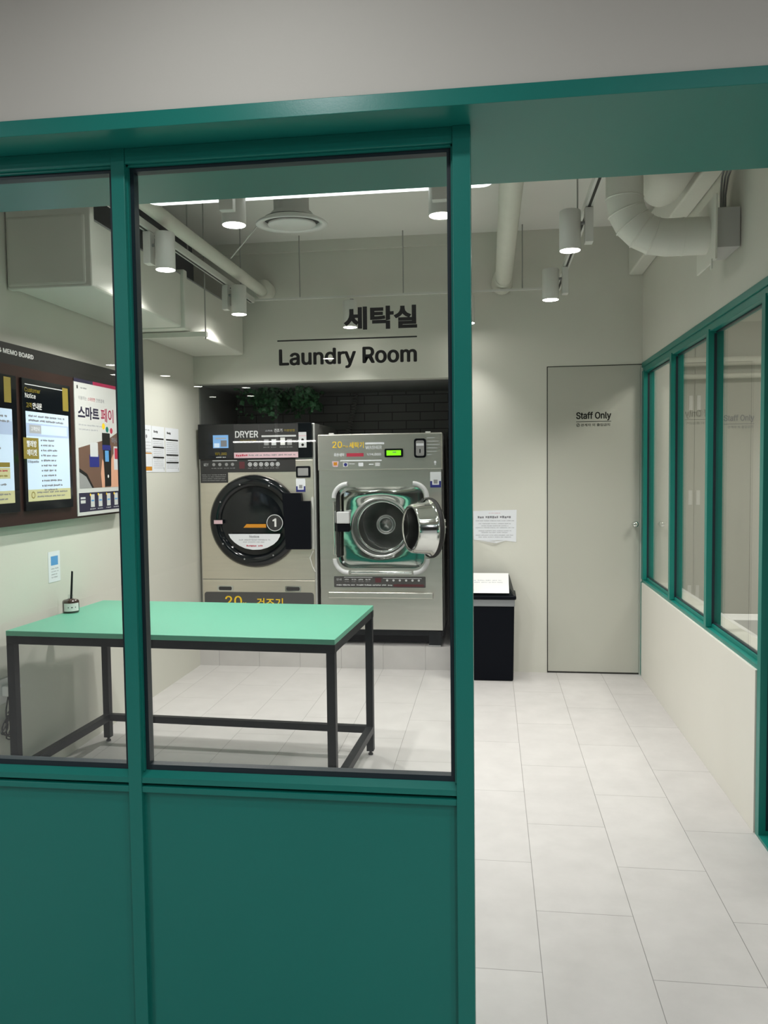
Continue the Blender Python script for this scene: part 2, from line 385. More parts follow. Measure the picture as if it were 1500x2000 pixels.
# green glazed partition
G = 'green'
Y0, Y1 = 1.68, 1.73
def partition():
    root = struct_empty('window_1', (-0.06, 1.7, 0), 'green framed glass partition in front of the laundry room')
    FZ0, FZ1 = 0.748, 2.088                                     # glazed opening
    link('post', MB().box(-0.0755, -0.039, Y0 - 0.004, Y1, 0, 2.12, G), root, 0.0012, label='green end post')
    xs = [-0.8065, -1.5365]
    for x in xs: link('mullion', MB().box(x, x + 0.0305, Y0 - 0.002, Y1, 0, 2.12, G), root, 0.0012)
    link('post', MB().box(XL, XL + 0.03, Y0, Y1, 0, 2.12, G), root, 0.0012)
    bays = [(-0.776, -0.0755), (-1.506, -0.8065), (XL + 0.03, -1.5365)]
    for a, b in bays:
        link('head_rail', MB().box(a, b, Y0, Y1, 2.088, 2.12, G), root, 0.0012)
        link('transom', MB().box(a, b, Y0, Y1, 0.7355, 0.748, G).add([(a, Y0, .748), (b, Y0, .748), (b, Y0 + .016, .760), (a, Y0 + .016, .760), (a, Y1, .760), (b, Y1, .760), (a, Y1, .748), (b, Y1, .748)],
             [(0, 1, 2, 3), (3, 2, 5, 4), (4, 5, 7, 6)], G), root)
        link('groove', MB().box(a, b, Y0 + 0.018, Y1 - 0.005, 0.7275, 0.7355, 'gasket'), root, label='dark shadow groove')
        link('lower_rail', MB().box(a, b, Y0, Y1, 0.714, 0.7275, G), root, 0.001)
        link('lower_panel', MB().box(a, b, Y0 + 0.012, Y1 - 0.01, 0.04, 0.714, G), root, label='solid green lower panel')
        link('bottom_rail', MB().box(a, b, Y0, Y1, 0, 0.04, G), root, 0.001)
        # glazing bead and dark gasket round the pane
        z0, z1, gs = 0.760, 2.084, 0.0085
        bd = MB().box(a, a + .004, Y0 + .008, Y1, z0, FZ1, G).box(b - .004, b, Y0 + .008, Y1, z0, FZ1, G).box(a, b, Y0 + .008, Y1, z1, FZ1, G)
        link('glazing_bead', bd, root)
        gk = MB()
        yg0, yg1 = Y0 + 0.017, Y0 + 0.040
        gk.box(a + .004, a + .004 + gs, yg0, yg1, z0, z1, 'gasket').box(b - .004 - gs, b - .004, yg0, yg1, z0, z1, 'gasket')
        gk.box(a + .004 + gs, b - .004 - gs, yg0, yg1, z0, z0 + .012, 'gasket').box(a + .004 + gs, b - .004 - gs, yg0, yg1, z1 - .008, z1, 'gasket')
        link('gasket', gk, root, label='dark rubber gasket')
        link('glass_pane', MB().box(a + .01, b - .01, 1.706, 1.714, z0 + .006, z1 - .004, 'glass'), root, label='clear glass pane')
partition()

# green framed window in the right wall
def right_window():
    root = struct_empty('window_2', (XR, 4.4, 0.64), 'green framed window in the right wall')
    ys = [3.18, 3.97, 4.76, 5.585]
    for y in ys:
        wd = 0.065 if y > 5.5 else 0.04
        mb = MB().box(XR - 0.004, XR + 0.065, y, y + wd, 0.66 if y > 3.5 else 0.0, 2.06, G)
        link('mullion' if y > 3.5 else 'post', mb, root, 0.0015)
        link('groove', MB().box(XR + 0.022, XR + 0.034, y - 0.0012, y, 0.67 if y > 3.5 else 0.03, 2.04, 'gasket'), root)
    link('head_rail', MB().box(XR - 0.006, XR + 0.02, 2.03, YB, 2.085, 2.117, G).box(XR + 0.002, XR + 0.065, 2.03, YB, 2.05, 2.085, G), root, 0.0015)
    link('sill_rail', MB().box(XR + 0.002, XR + 0.075, 3.22, YB, 0.634, 0.658, G).box(XR + 0.024, XR + 0.055, 3.22, YB, 0.658, 0.676, G), root, 0.0015)
    for a, b in ((3.22, 3.97), (4.01, 4.76), (4.80, 5.585)):
        link('gasket', MB().box(XR + .03, XR + .044, a, b, .676, .682, 'gasket').box(XR + .03, XR + .044, a, b, 2.044, 2.05, 'gasket'), root)
        link('glass_pane', MB().box(XR + 0.034, XR + 0.040, a, b, 0.676, 2.052, 'glass'), root)
right_window()
# green door frame next to the window, towards the camera
dr = struct_empty('door_2', (1.05, 2.6, 0), 'green door frame with sill beside the window')
link('sill', MB().box(XR - 0.004, XR + 0.09, 2.05, 3.18, 0, 0.012, G), dr)
link('door_leaf', MB().box(XR + 0.055, XR + 0.062, 2.1, 3.17, 0.03, 2.04, 'glass'), dr)
link('stile', MB().box(XR + 0.045, XR + 0.075, 3.10, 3.178, 0.012, 2.05, G), dr, 0.001)

# staff door
dX0, dX1, dZ = 0.380, 0.994, 2.108
dd = struct_empty('door_1', (0.687, YB - 0.01, 0), 'cream flush door lettered Staff Only beside the right window')
link('door_leaf', MB().box(dX0 + 0.004, dX1, YB - 0.007, YB, 0.012, dZ - 0.004, 'door'), dd, 0.001)
link('door_gap', MB().box(dX0 - 0.002, dX0 + 0.004, YB - 0.0015, YB, 0.0, dZ + 0.002, 'gap').box(dX0, dX1 + .01, YB - 0.0015, YB, dZ - 0.004, dZ + 0.002, 'gap').box(dX0, dX1, YB - 0.0015, YB, 0, 0.012, 'gap'), dd, label='dark gap round the door')
F = front(YB - 0.007)
dt = MB().text(F, 'Staff Only', .573, .805, 1.737, 1.797, .0006, 'ink', 0.035).rect(F, .573, .805, 1.729, 1.7325, .0006, 'ink')
dt.ring(F, .586, 1.7085, .0085, .0115, .0006, 'ink').text(F, '/', .580, .592, 1.702, 1.715, .0006, 'ink', .01)
dt.text(F, '관계자 외 출입금지', .604, .797, 1.699, 1.718, .0006, 'ink', 0.012)
link('lettering', dt, dd, label='dark lettering on the door')
link('door_knob', MB().lathe(F, .958, 1.035, [(.016, 0), (.016, .008), (.009, .012), (.009, .03), (.019, .038), (.021, .052), (.012, .062), (0, .063)], 'chrome', 24), dd, label='round metal knob')

# door lettering and hinges beyond the window
d3 = struct_empty('door_3', (1.7, 6.45, 0), 'cream double door in the side room behind the window')
F3 = front(6.45)
link('door_leaf', MB().fbox(F3, 1.27, 1.532, .01, 2.5, 0, .012, 'door'), d3)
link('door_leaf', MB().fbox(F3, 1.538, 2.15, .01, 2.5, 0, .012, 'door'), d3)
for z in (1.90, 1.18, .45):
    for s in (-1, 1): link('hinge', MB().fbox(F3, 1.536 + s * .029 - .013, 1.536 + s * .029 + .013, z - .055, z + .055, .012, .018, 'white'), d3, label='white door hinge plate')
t3 = MB().text(F3, 'Staff Only', 1.748, 1.968, 1.745, 1.805, .0135, 'ink_grey', .035).rect(F3, 1.748, 1.968, 1.733, 1.737, .0135, 'ink_grey').text(F3, '관계자 외 출입금지', 1.775, 1.96, 1.702, 1.722, .0135, 'ink_grey', .012)
link('lettering', t3, d3)

# ------------------------------------------------------------------ lettering on the glass
F = front(1.7155)
gl = thing('glass_lettering', 'dark Laundry Room lettering with a rule, stuck on the big glass pane', 'lettering', (-0.305, 1.7155, 1.64))
link('korean_title', MB().text(F, '세탁실', -.3105, -.1535, 1.725, 1.7735, .0003, 'ink', .04), gl, label='large dark Korean characters')
link('rule', MB().rect(F, -.4565, -.154, 1.7055, 1.7085, .0003, 'ink'), gl)
link('english_title', MB().text(F, 'Laundry Room', -.4535, -.1545, 1.645, 1.689, .0003, 'ink', .035), gl, label='dark Laundry Room words')

# ------------------------------------------------------------------ track lighting
GL = 'white spotlights on the ceiling tracks'
def track(name, label, x0, x1, y0, y1):
    t = thing(name, label, 'light track', ((x0 + x1) / 2, (y0 + y1) / 2, 2.59))
    link('rail', MB().box(x0, x1, y0, y1, 2.585, 2.62, 'white_metal'), t, .001)
    if y1 - y0 > x1 - x0: xm = (x0 + x1) / 2; link('slot', MB().box(xm - .006, xm + .006, y0 + .02, y1 - .02, 2.5835, 2.585, 'gap'), t, label='dark contact slot')
    return t
tl = track('lighting_track', 'white lighting track with two spotlights along the big square duct', -1.655, -1.620, 3.2, 5.5)
tr = track('lighting_track', 'white lighting track running towards the round elbow duct', .42, .455, 2.4, 5.5)
tf = track('lighting_track', 'white lighting track crossing behind the green header', -1.62, .42, 3.06, 3.095)
tb = thing('lighting_track', 'thin white lighting track along the back wall above the machines', 'light track', (-.6, 5.5, 2.6))
link('rail', MB().box(-1.62, .42, 5.50, 5.52, 2.60, 2.612, 'white_metal'), tb)
def rods(root, pts, zb=2.62):
    for x, y in pts: link('hanger_rod', MB().tube([(x, y, zb), (x, y, CEIL)], .004, 'rod', 8), root)
rods(tl, [(-1.637, 3.55), (-1.637, 4.30), (-1.637, 5.25)]); rods(tr, [(.437, 3.35), (.437, 4.25)]); rods(tf, [(-.95, 3.077), (-.2, 3.077)])
rods(tb, [(-1.30, 5.51), (-.585, 5.51), (.21, 5.51)], 2.612)

def spotlight(loc, side, label, watt, cone=150):
    """loc: middle of the lamp mouth; side: unit vector from lamp body to its driver box"""
    x, y, z = loc; sx, sy = side
    t = thing('track_spotlight', label, 'spotlight', (x, y, z), GL)
    fr = Fr((x, y, z), (1, 0, 0), (0, 1, 0))
    link('lamp_body', MB().lathe(fr, 0, 0, [(.043, .004), (.046, -0.0), (.0475, .002), (.0475, .172), (.045, .176), (0, .176)], 'white_metal', 36), t, label='white lamp cylinder')
    link('lamp_lens', MB().disc(Fr((x, y, z), (1, 0, 0), (0, -1, 0)), 0, 0, .0445, .0005, 'lamp_glow'), t, label='glowing lamp face')
    cx, cy = x + sx * .082, y + sy * .082
    hx, hy = (.018, .028) if sx else (.028, .018)
    link('driver_box', MB().box(cx - hx, cx + hx, cy - hy, cy + hy, z + .030, z + .182, 'white_metal'), t, .002)
    link('track_adaptor', MB().box(cx - .012, cx + .012, cy - .012, cy + .012, z + .182, 2.586, 'grey'), t)
    link('swivel', MB().tube([(x + sx * .04, y + sy * .04, z + .12), (cx, cy, z + .12)], .008, 'grey', 8), t)
    light('SPOT', 'spot_light', (x, y, z - .006), watt, t, (0, 0, -1), spot_size=math.radians(cone), spot_blend=1.0, shadow_soft_size=.035)
    return t
spotlight((-1.556, 3.79, 2.40), (-1, 0), 'nearer white spotlight hanging from the left track beside the square duct', SPOT_W * 1.2, 150)
spotlight((-1.556, 4.94, 2.40), (-1, 0), 'farther white spotlight on the left track near the back wall', SPOT_W * 1.1)
spotlight((.356, 3.78, 2.40), (1, 0), 'nearer white spotlight on the right track left of the elbow duct', SPOT_W * .85, 132)
spotlight((.347, 4.86, 2.40), (1, 0), 'farther white spotlight on the right track above the Staff Only door', SPOT_W * .7, 104)
spotlight((-1.007, 3.156, 2.40), (0, -1), 'bright white spotlight left of the round ceiling diffuser', SPOT_W, 150)
spotlight((-.188, 3.175, 2.40), (0, -1), 'bright white spotlight right of the round ceiling diffuser, partly behind the green post', SPOT_W, 145)
spotlight((-.937, 5.42, 2.38), (0, 1), 'white spotlight behind the first Korean letter on the glass', SPOT_BACK_W, 92)
spotlight((-.150, 5.42, 2.38), (0, 1), 'white spotlight mostly behind the green end post', SPOT_BACK_W, 92)

# linear ceiling light just behind the header
ll = thing('linear_light', 'long white light with rounded end just behind the green header', 'ceiling light', (-.74, 3.4, 2.63))
link('housing', MB().prism(Fr((0, 0, 2.632), (1, 0, 0), (0, 1, 0)), rr(-1.52, .012, 3.30, 3.57, .05), 0, .03, 'white'), ll)
link('diffuser', MB().prism(Fr((0, 0, 2.63), (1, 0, 0), (0, 1, 0)), rr(-1.515, .007, 3.305, 3.565, .048), 0, .002, 'linear_glow'), ll, label='softly glowing diffuser')
rods(ll, [(-1.2, 3.44), (-.3, 3.44)], 2.66)

# ------------------------------------------------------------------ ducts and pipes
d = thing('square_duct', 'large cream rectangular duct hanging along the left wall', 'duct', (-1.94, 4.5, 2.25))
link('duct_body', MB().box(XL + .004, -1.75, 3.38, YB - .005, 2.25, 2.56, 'duct'), d, .015, segs=3)
link('flange', MB().box(XL + .004, -1.728, 3.385, 3.425, 2.242, 2.80, 'duct'), d, .006, label='cream duct flange at the near end')
link('flange', MB().box(XL + .004, -1.728, 4.47, 4.52, 2.242, 2.575, 'duct'), d, .006, label='cream duct flange halfway along')
link('hanger_bracket', MB().box(XL + .01, -1.65, 4.60, 4.635, 2.215, 2.243, 'duct').tube([(-1.66, 4.617, 2.2), (-1.66, 4.617, CEIL)], .004, 'rod', 8), d, label='bracket bar with threaded rod')
link('sealant', MB().box(-1.752, -1.746, 3.45, YB - .01, 2.545, 2.552, 'grey'), d)

p = thing('insulated_pipe', 'white wrapped pipe above the left lighting track ending in an elbow', 'pipe', (-1.60, 4, 2.68))
pts = [(-1.575, 2.3, 2.665), (-1.575, 3.2, 2.663), (-1.575, 4.2, 2.66), (-1.575, 5.53, 2.67)]
link('pipe_run', MB().tube(pts, .036, 'pipe', 20), p)
link('elbow', MB().tube([(-1.575, 5.525, 2.675), (-1.575, 5.54, 2.685), (-1.575, 5.57, 2.69), (-1.575, YB - .004, 2.69)], [.045, .064, .068, .066], 'pipe', 20), p, label='thick white elbow at the wall')
p = thing('insulated_pipe', 'white wrapped pipe running to the back wall above the staff corridor side', 'pipe', (.09, 4, 2.66))
link('pipe_run', MB().tube([(.098, 2.3, 2.705), (.096, 3.3, 2.70), (.092, 4.3, 2.69), (.088, 5.5, 2.682)], .055, 'pipe', 20), p)
link('elbow', MB().tube([(.088, 5.47, 2.683), (.084, 5.50, 2.685), (.080, 5.57, 2.680), (.076, YB - .004, 2.675)], [.058, .066, .068, .072], 'pipe', 20), p, label='thick white end fitting at the wall')

p = thing('elbow_duct', 'white round segmented duct bending to the right wall', 'duct', (.7, 3.6, 2.3))
cx, cz, R_, rad = .735, 2.56, .170, .077
mb = MB().tube([(cx - R_, 3.6, CEIL), (cx - R_, 3.6, cz)], rad, 'duct', 32, cap=False)
link('vertical_run', mb, p)
N = 5
for i in range(N):
    a0 = PI + PI / 2 * i / N; a1 = PI + PI / 2 * (i + 1) / N
    P0 = Vector((cx + R_ * math.cos(a0), 3.6, cz + R_ * math.sin(a0))); P1 = Vector((cx + R_ * math.cos(a1), 3.6, cz + R_ * math.sin(a1)))
    vs = []
    for a, Pc in ((a0, P0), (a1, P1)):
        e = Vector((math.cos(a), 0, math.sin(a)))
        vs += [Pc + e * rad * math.cos(2 * PI * j / 32) + Vector((0, 1, 0)) * rad * math.sin(2 * PI * j / 32) for j in range(32)]
    mb = MB().add(vs, [(j, (j + 1) % 32, 32 + (j + 1) % 32, 32 + j) for j in range(32)], 'duct', True)
    sm = MB(); ring = [Pv for Pv in vs[:32]]
    mb.tube(ring + [ring[0]], .0035, 'duct', 6)
    link('elbow_segment', mb, p)
link('horizontal_run', MB().tube([(cx, 3.6, cz - R_), (.90, 3.6, cz - R_)], rad, 'duct', 32, cap=False).tube([(.80, 3.6, cz - R_), (.804, 3.6, cz - R_)], rad + .002, 'duct', 32), p)
link('end_plate', MB().box(.90, .908, 3.46, 3.76, 2.26, 2.52, 'duct').box(.895, .900, 3.50, 3.52, 2.23, 2.27, 'duct'), p, .001, label='square sheet metal plate')
link('damper_box', MB().box(.908, XR - .003, 3.50, 3.72, 2.315, 2.475, 'duct_grey'), p, .002, label='grey box between plate and wall')

p = thing('round_pipe', 'thick cream pipe behind the elbow duct', 'pipe', (.80, 3.2, 2.64))
link('pipe_run', MB().tube([(.80, 2.2, 2.74), (.80, 4.0, 2.74), (.80, 4.07, 2.74), (.80, 4.11, 2.74)], [.095, .095, .08, .04], 'duct', 32), p)
o = link('boxed_duct', MB().box(.915, XR - .002, 2.2, YB - .003, 2.70, 2.88, 'duct'), None, .01, segs=3)
tag(o, 'long cream boxed duct high along the right wall', 'duct')
p = thing('cable_bundle', 'thin dark cables looped over the box of the elbow duct', 'cable', (.97, 3.75, 2.5))
rd = random.Random(4)
for k in range(3):
    pts = [(.90 + k * .015, 3.2 + k * .03, 2.69), (.93 + k * .012, 3.42, 2.645 - k * .01), (.955 + k * .012, 3.58, 2.62), (.962 + k * .014, 3.62 + k * .02, 2.57), (.962 + k * .014, 3.62 + k * .02, 2.477)]
    link('cable', MB().tube(pts, .0045, 'grey', 8), p)

# round ceiling diffuser
p = thing('ceiling_diffuser', 'round white air diffuser hanging from the ceiling on a duct stub', 'air diffuser', (-1.04, 4.25, 2.70))
fr = Fr((-1.04, 4.25, 2.72), (1, 0, 0), Vector((0, 1, .06)))
orr = MB(); orr.open_lathe = True
link('outer_ring', orr.lathe(fr, 0, 0, [(.150, .030), (.152, .006), (.188, 0), (.190, .006), (.180, .016), (.125, .045)], 'white', 48), p, label='white outer ring')
link('core_disc', MB().lathe(fr, 0, 0, [(0, -.004), (.124, -.002), (.128, .003), (.124, .012), (0, .012)], 'white', 48), p, label='flat round centre of the diffuser')
link('throat', MB().disc(Fr((-1.04, 4.25, 2.749), (1, 0, 0), (0, -1, 0)), 0, 0, .149, 0, 'charcoal', 40), p, label='dark gap of the diffuser')
link('duct_stub', MB().lathe(fr, 0, 0, [(.125, .040), (.105, .065), (.093, .075), (.093, .33)], 'duct_grey', 40), p, label='grey round duct stub')
tag(link('brace_wire', MB().tube([(-1.235, 4.27, 2.73), (-1.53, 4.72, 2.69)], .004, 'white_metal', 8)), 'thin pale wire slanting from the diffuser to the left track', 'wire')

# ------------------------------------------------------------------ notice board and papers on the left wall
t = thing('memo_board', 'dark brown memo board on the left wall with a black title strip', 'notice board', (XL + .002, 3.4, 1.195))
BX = -2.09
link('backing', MB().box(XL + .002, BX, 2.4, 4.372, 1.195, 1.998, 'board'), t, .002, label='dark brown panel')
LF = left(BX)
link('title_strip', MB().fbox(LF, 2.4, 4.372, 1.905, 1.997, 0, .0003, 'board_head').text(LF, '& MEMO BOARD', 3.245, 3.512, 1.949, 1.970, .0005, 'white', .03), t, label='black strip lettered MEMO BOARD')
def monitor(label, y0, y1, dy0, dy1, z_top, full):
    m = thing('notice_screen', label, 'screen', (BX, (y0 + y1) / 2, 1.256))
    F = left(BX)
    link('bezel', MB().fbox(F, y0, y1, 1.256, z_top, 0, .012, 'black_gloss'), m, .002)
    S = left(BX + .0125)
    mb = MB().rect(S, dy0, dy1, 1.298, 1.708, 0, 'screen_blue').rect(S, dy0, dy1, 1.298, 1.352, .0003, 'screen_cream').rect(S, dy0, dy1, 1.596, 1.655, .0003, 'screen_band')
    link('display', mb, m, label='lit notice display')
    pr = MB()
    if full:
        pr.rect(S, 3.412, 3.737, 1.827, 1.831, .0006, 'lgrey')
        pr.text(S, 'Customer', 3.409, 3.537, 1.795, 1.815, .0006, 'yellow_dim', .01).text(S, 'Notice', 3.412, 3.497, 1.768, 1.790, .0006, 'white', .012)
        pr.text(S, '고객', 3.418, 3.462, 1.722, 1.748, .0006, 'yellow_dim', .012).text(S, '안내문', 3.470, 3.548, 1.720, 1.750, .0006, 'white', .02)
        for k, zz in enumerate((1.683, 1.663)): pr.dashes(S, 3.433, 3.748, zz, .011, .0006, 'ink_grey', k + 1, 5)
        pr.rect(S, 3.437, 3.535, 1.610, 1.648, .0006, 'ink_light').rect(S, 3.535, 3.765, 1.606, 1.648, .0005, 'screen_blue').text(S, '고객안내', 3.45, 3.52, 1.62, 1.64, .0009, 'paper', .02)
        zz = 1.575
        for k in range(9):
            pr.disc(S, 3.533, zz + .004, .004, .0006, 'ink', 8).dashes(S, 3.545, 3.545 + (.10, .10, .125, .14, .11, .12, .11, .11, .17)[k], zz, .010, .0006, 'ink_grey', k + 11, 4); zz -= .0235
        pr.disc(S, 3.533, zz + .004, .004, .0006, 'ink', 8).dashes(S, 3.545, 3.71, zz, .010, .0006, 'ink_grey', 31, 4).dashes(S, 3.548, 3.66, zz - .02, .010, .0006, 'ink_grey', 32, 4)
        pr.rect(S, 3.386, 3.509, 1.492, 1.588, .0008, 'gold').text(S, '빨래방', 3.412, 3.492, 1.546, 1.576, .0011, 'paper', .02).text(S, '에티켓', 3.412, 3.492, 1.506, 1.536, .0011, 'paper', .02)
        pr.text(S, 'Etiquette', 3.418, 3.506, 1.472, 1.486, .0006, 'ink_grey', .012)
        pr.ring(S, 3.452, 1.327, .011, .016, .0006, 'gold').dashes(S, 3.485, 3.755, 1.333, .009, .0006, 'ink_grey', 41, 5).dashes(S, 3.485, 3.74, 1.314, .009, .0006, 'ink_grey', 42, 5)
        pr.rect(S, 3.733, 3.786, 1.730, 1.842, .0008, 'gold')
    else:
        a = dy1
        pr.rect(S, a - .055, a - .003, 1.735, 1.845, .0008, 'gold').dashes(S, dy0 + .03, a - .04, 1.67, .011, .0006, 'ink_grey', 51, 5).dashes(S, dy0 + .03, a - .02, 1.648, .011, .0006, 'ink_grey', 52, 5)
        pr.rect(S, dy0, a, 1.60, 1.655, .0005, 'screen_band').dashes(S, dy0 + .03, a - .09, 1.53, .011, .0006, 'ink_grey', 53, 5)
        pr.rect(S, a - .17, a - .03, 1.455, 1.475, .0006, 'gold').rect(S, a - .17, a - .03, 1.405, 1.452, .0006, 'screen_cream').dashes(S, a - .16, a - .05, 1.435, .009, .0009, 'red', 54, 5).dashes(S, a - .16, a - .05, 1.413, .009, .0009, 'gold', 55, 5)
        pr.dashes(S, dy0 + .03, a - .06, 1.375, .01, .0006, 'ink_grey', 56, 5).dashes(S, dy0 + .03, a - .03, 1.333, .009, .0006, 'ink_grey', 57, 5).dashes(S, dy0 + .03, a - .05, 1.312, .009, .0006, 'ink_grey', 58, 5)
    link('notice_print', pr, m, label='printed notice graphics')
monitor('black framed notice screen headed Notice, left of the white poster', 3.392, 3.808, 3.412, 3.783, 1.856, True)
monitor('black framed notice screen cut off by the left edge of the photo', 2.93, 3.348, 2.95, 3.308, 1.856, False)

PO = left(BX + .004)
po = MB().fbox(left(BX), 3.864, 4.358, 1.205, 1.890, 0, .004, 'poster').rect(PO, 3.864, 4.06, 1.888, 1.906, .0003, 'purple_black').rect(PO, 4.06, 4.358, 1.888, 1.906, .0003, 'magenta')
po.rect(PO, 3.89, 3.902, 1.855, 1.872, .0003, 'ink').dashes(PO, 3.93, 4.0, 1.858, .008, .0003, 'ink_grey', 3)
po.text(PO, '이용하는', 3.905, 3.99, 1.800, 1.820, .0003, 'ink_grey', .005).text(PO, '스마트한', 4.0, 4.08, 1.800, 1.820, .0003, 'red', .005).text(PO, '간편결제', 4.09, 4.18, 1.800, 1.820, .0003, 'ink_grey', .005)
po.text(PO, '스마트', 3.895, 4.12, 1.702, 1.770, .0003, 'purple_black', .04).text(PO, '페이', 4.14, 4.285, 1.698, 1.773, .0003, 'magenta', .015)
for k, zz in enumerate((1.668, 1.645)): po.dashes(PO, 3.90, 4.15 - k * .05, zz, .009, .0003, 'ink_light', k + 60)
po.disc(PO, 4.166, 1.676, .017, .0004, 'yellow', 16).disc(PO, 4.206, 1.66, .016, .0004, 'green', 16).disc(PO, 4.255, 1.655, .016, .0004, 'red', 16)
po.poly(PO, [(3.89, 1.345), (4.358, 1.345), (4.358, 1.66), (4.22, 1.61), (3.89, 1.553)], .0003, 'brown')
po.poly(PO, [(3.89, 1.345), (4.04, 1.345), (3.97, 1.42), (3.89, 1.45)], .0005, 'ink').poly(PO, [(3.89, 1.345), (4.02, 1.345), (3.96, 1.405), (3.89, 1.43)], .0006, 'grey')
po.rect(PO, 4.0, 4.105, 1.455, 1.52, .0006, 'navy').rect(PO, 4.01, 4.095, 1.51, 1.585, .0007, 'lgrey')
po.poly(PO, [(4.13, 1.345), (4.16, 1.345), (4.17, 1.47), (4.14, 1.5), (4.12, 1.42)], .0007, 'skin').poly(PO, [(4.23, 1.345), (4.345, 1.345), (4.33, 1.44), (4.27, 1.53), (4.245, 1.50)], .0007, 'skin')
po.poly(PO, [(4.165, 1.35), (4.235, 1.352), (4.245, 1.56), (4.15, 1.56)], .001, 'ink').rect(PO, 4.145, 4.235, 1.555, 1.64, .001, 'ink').rect(PO, 4.172, 4.215, 1.485, 1.545, .0013, 'blue').disc(PO, 4.203, 1.405, .009, .0013, 'white', 12)
po.rect(PO, 4.145, 4.24, 1.548, 1.575, .0012, 'navy').rect(PO, 4.285, 4.335, 1.50, 1.56, .0009, 'red').rect(PO, 4.275, 4.345, 1.44, 1.57, .0008, 'lgrey').text(PO, '하나', 4.25, 4.35, 1.585, 1.62, .0012, 'ink_grey', .02)
po.rect(PO, 3.88, 4.35, 1.223, 1.322, .0003, 'purple_black').rect(PO, 3.895, 3.945, 1.29, 1.30, .0006, 'lgrey').rect(PO, 3.895, 3.945, 1.268, 1.284, .0006, 'poster')
for k, a in enumerate((4.0, 4.085, 4.18, 4.268)):
    po.rect(PO, a, a + .042, 1.245, 1.312, .0006, 'poster').rect(PO, a + .006, a + .036, 1.275, 1.283, .0009, 'blue').disc(PO, a - .002, 1.310, .007, .0009, 'yellow', 12).dashes(PO, a - .01, a + .05, 1.232, .006, .0006, 'lgrey', k + 70)
tag(link('poster', po), 'white smart pay poster with a phone picture, right of the notice screens', 'poster')

def wall_paper(y0, y1, z0, z1, kind, label):
    F = left(XL + .0015); mb = MB().fbox(left(XL), y0, y1, z0, z1, .0005, .0015, 'paper')
    if kind == 0:
        mb.dashes(F, y0 + .02, y1 - .02, z1 - .035, .01, .0003, 'ink_grey', 1).disc(F, (y0 + y1) / 2, z1 - .07, .012, .0003, 'ink_grey', 10).rect(F, y0, y1 - .004, z0 + .115, z0 + .122, .0003, 'orange').rect(F, y0, y1 - .004, z0 + .01, z0 + .035, .0003, 'orange')
        for k in range(4): mb.dashes(F, y0 + .05, y1 - .015, z1 - .11 - k * .02, .007, .0003, 'ink_light', k)
    else:
        mb.dashes(F, y0 + .03, y0 + .12, z1 - .045, .018, .0003, 'ink', 5)
        zs = (z1 - .085, z1 - .14, z1 - .205) if kind == 1 else (z1 - .085, z1 - .185, z1 - .235)
        for zz in zs: mb.rect(F, y0 + .012, y1 - .012, zz, zz + .010, .0003, 'ink')
        for k in range(14): mb.dashes(F, y0 + .02, y1 - .02, z1 - .10 - k * .013, .005, .0003, 'ink_light', 80 + k, 6)
        mb.text(F, '(', y1 - .02, y1 - .012, z0 + .01, z0 + .03, .0003, 'ink')
    return tag(link('paper_sheet', mb), label, 'paper notice', 'paper notices on the left wall')
wall_paper(4.735, 4.888, 1.424, 1.718, 0, 'white paper with orange bars, partly behind the green mullion')
wall_paper(4.893, 5.090, 1.423, 1.717, 1, 'white paper with black bars, middle of the three wall papers')
wall_paper(5.105, 5.335, 1.422, 1.716, 2, 'white paper with black bars, nearest the back wall of the three wall papers')
F = left(XL + .0012)
sk = MB().fbox(left(XL), 3.645, 3.752, .893, 1.043, .0003, .0012, 'paper').rect(F, 3.668, 3.733, .975, 1.02, .0003, 'blue')
for k in range(4): sk.dashes(F, 3.67, 3.735, .955 - k * .014, .007, .0003, 'ink_light', k)
tag(link('sticker', sk), 'small white and blue sticker on the left wall above the diffuser bottle', 'sticker')

# outlet with plug and cable coil
t = thing('wall_outlet', 'white wall outlet with plug left of the mint table', 'outlet', (XL, 3.22, .40))
link('face_plate', MB().fbox(left(XL), 3.165, 3.285, .42, .53, 0, .008, 'white'), t, .003)
link('plug', MB().fbox(left(XL + .008), 3.225, 3.272, .455, .50, 0, .04, 'white').fbox(left(XL + .02), 3.268, 3.325, .47, .487, 0, .02, 'white'), t, .004, label='white plug block')
pts = []
for i in range(70):
    a = i / 69 * 2 * PI * 3.5; e = math.sin(i / 69 * PI)
    pts.append((XL + .03 + .012 * math.sin(i * .7), 3.232 + .035 * math.sin(a) * (0.6 + .4 * e), .305 + .075 * math.cos(a) * (.6 + .4 * math.cos(i * .3))))
pts = [(XL + .045, 3.26, .455), (XL + .035, 3.28, .42)] + pts + [(XL + .03, 3.22, .40), (XL + .035, 3.23, .455)]
cb = MB().tube(pts, .0032, 'charcoal', 8).tube([(XL + .02, 3.225, .345), (XL + .02, 3.27, .352)], .006, 'charcoal', 8)
tag(link('power_cable', cb), 'tied coil of dark cable hanging below the wall outlet', 'cable')

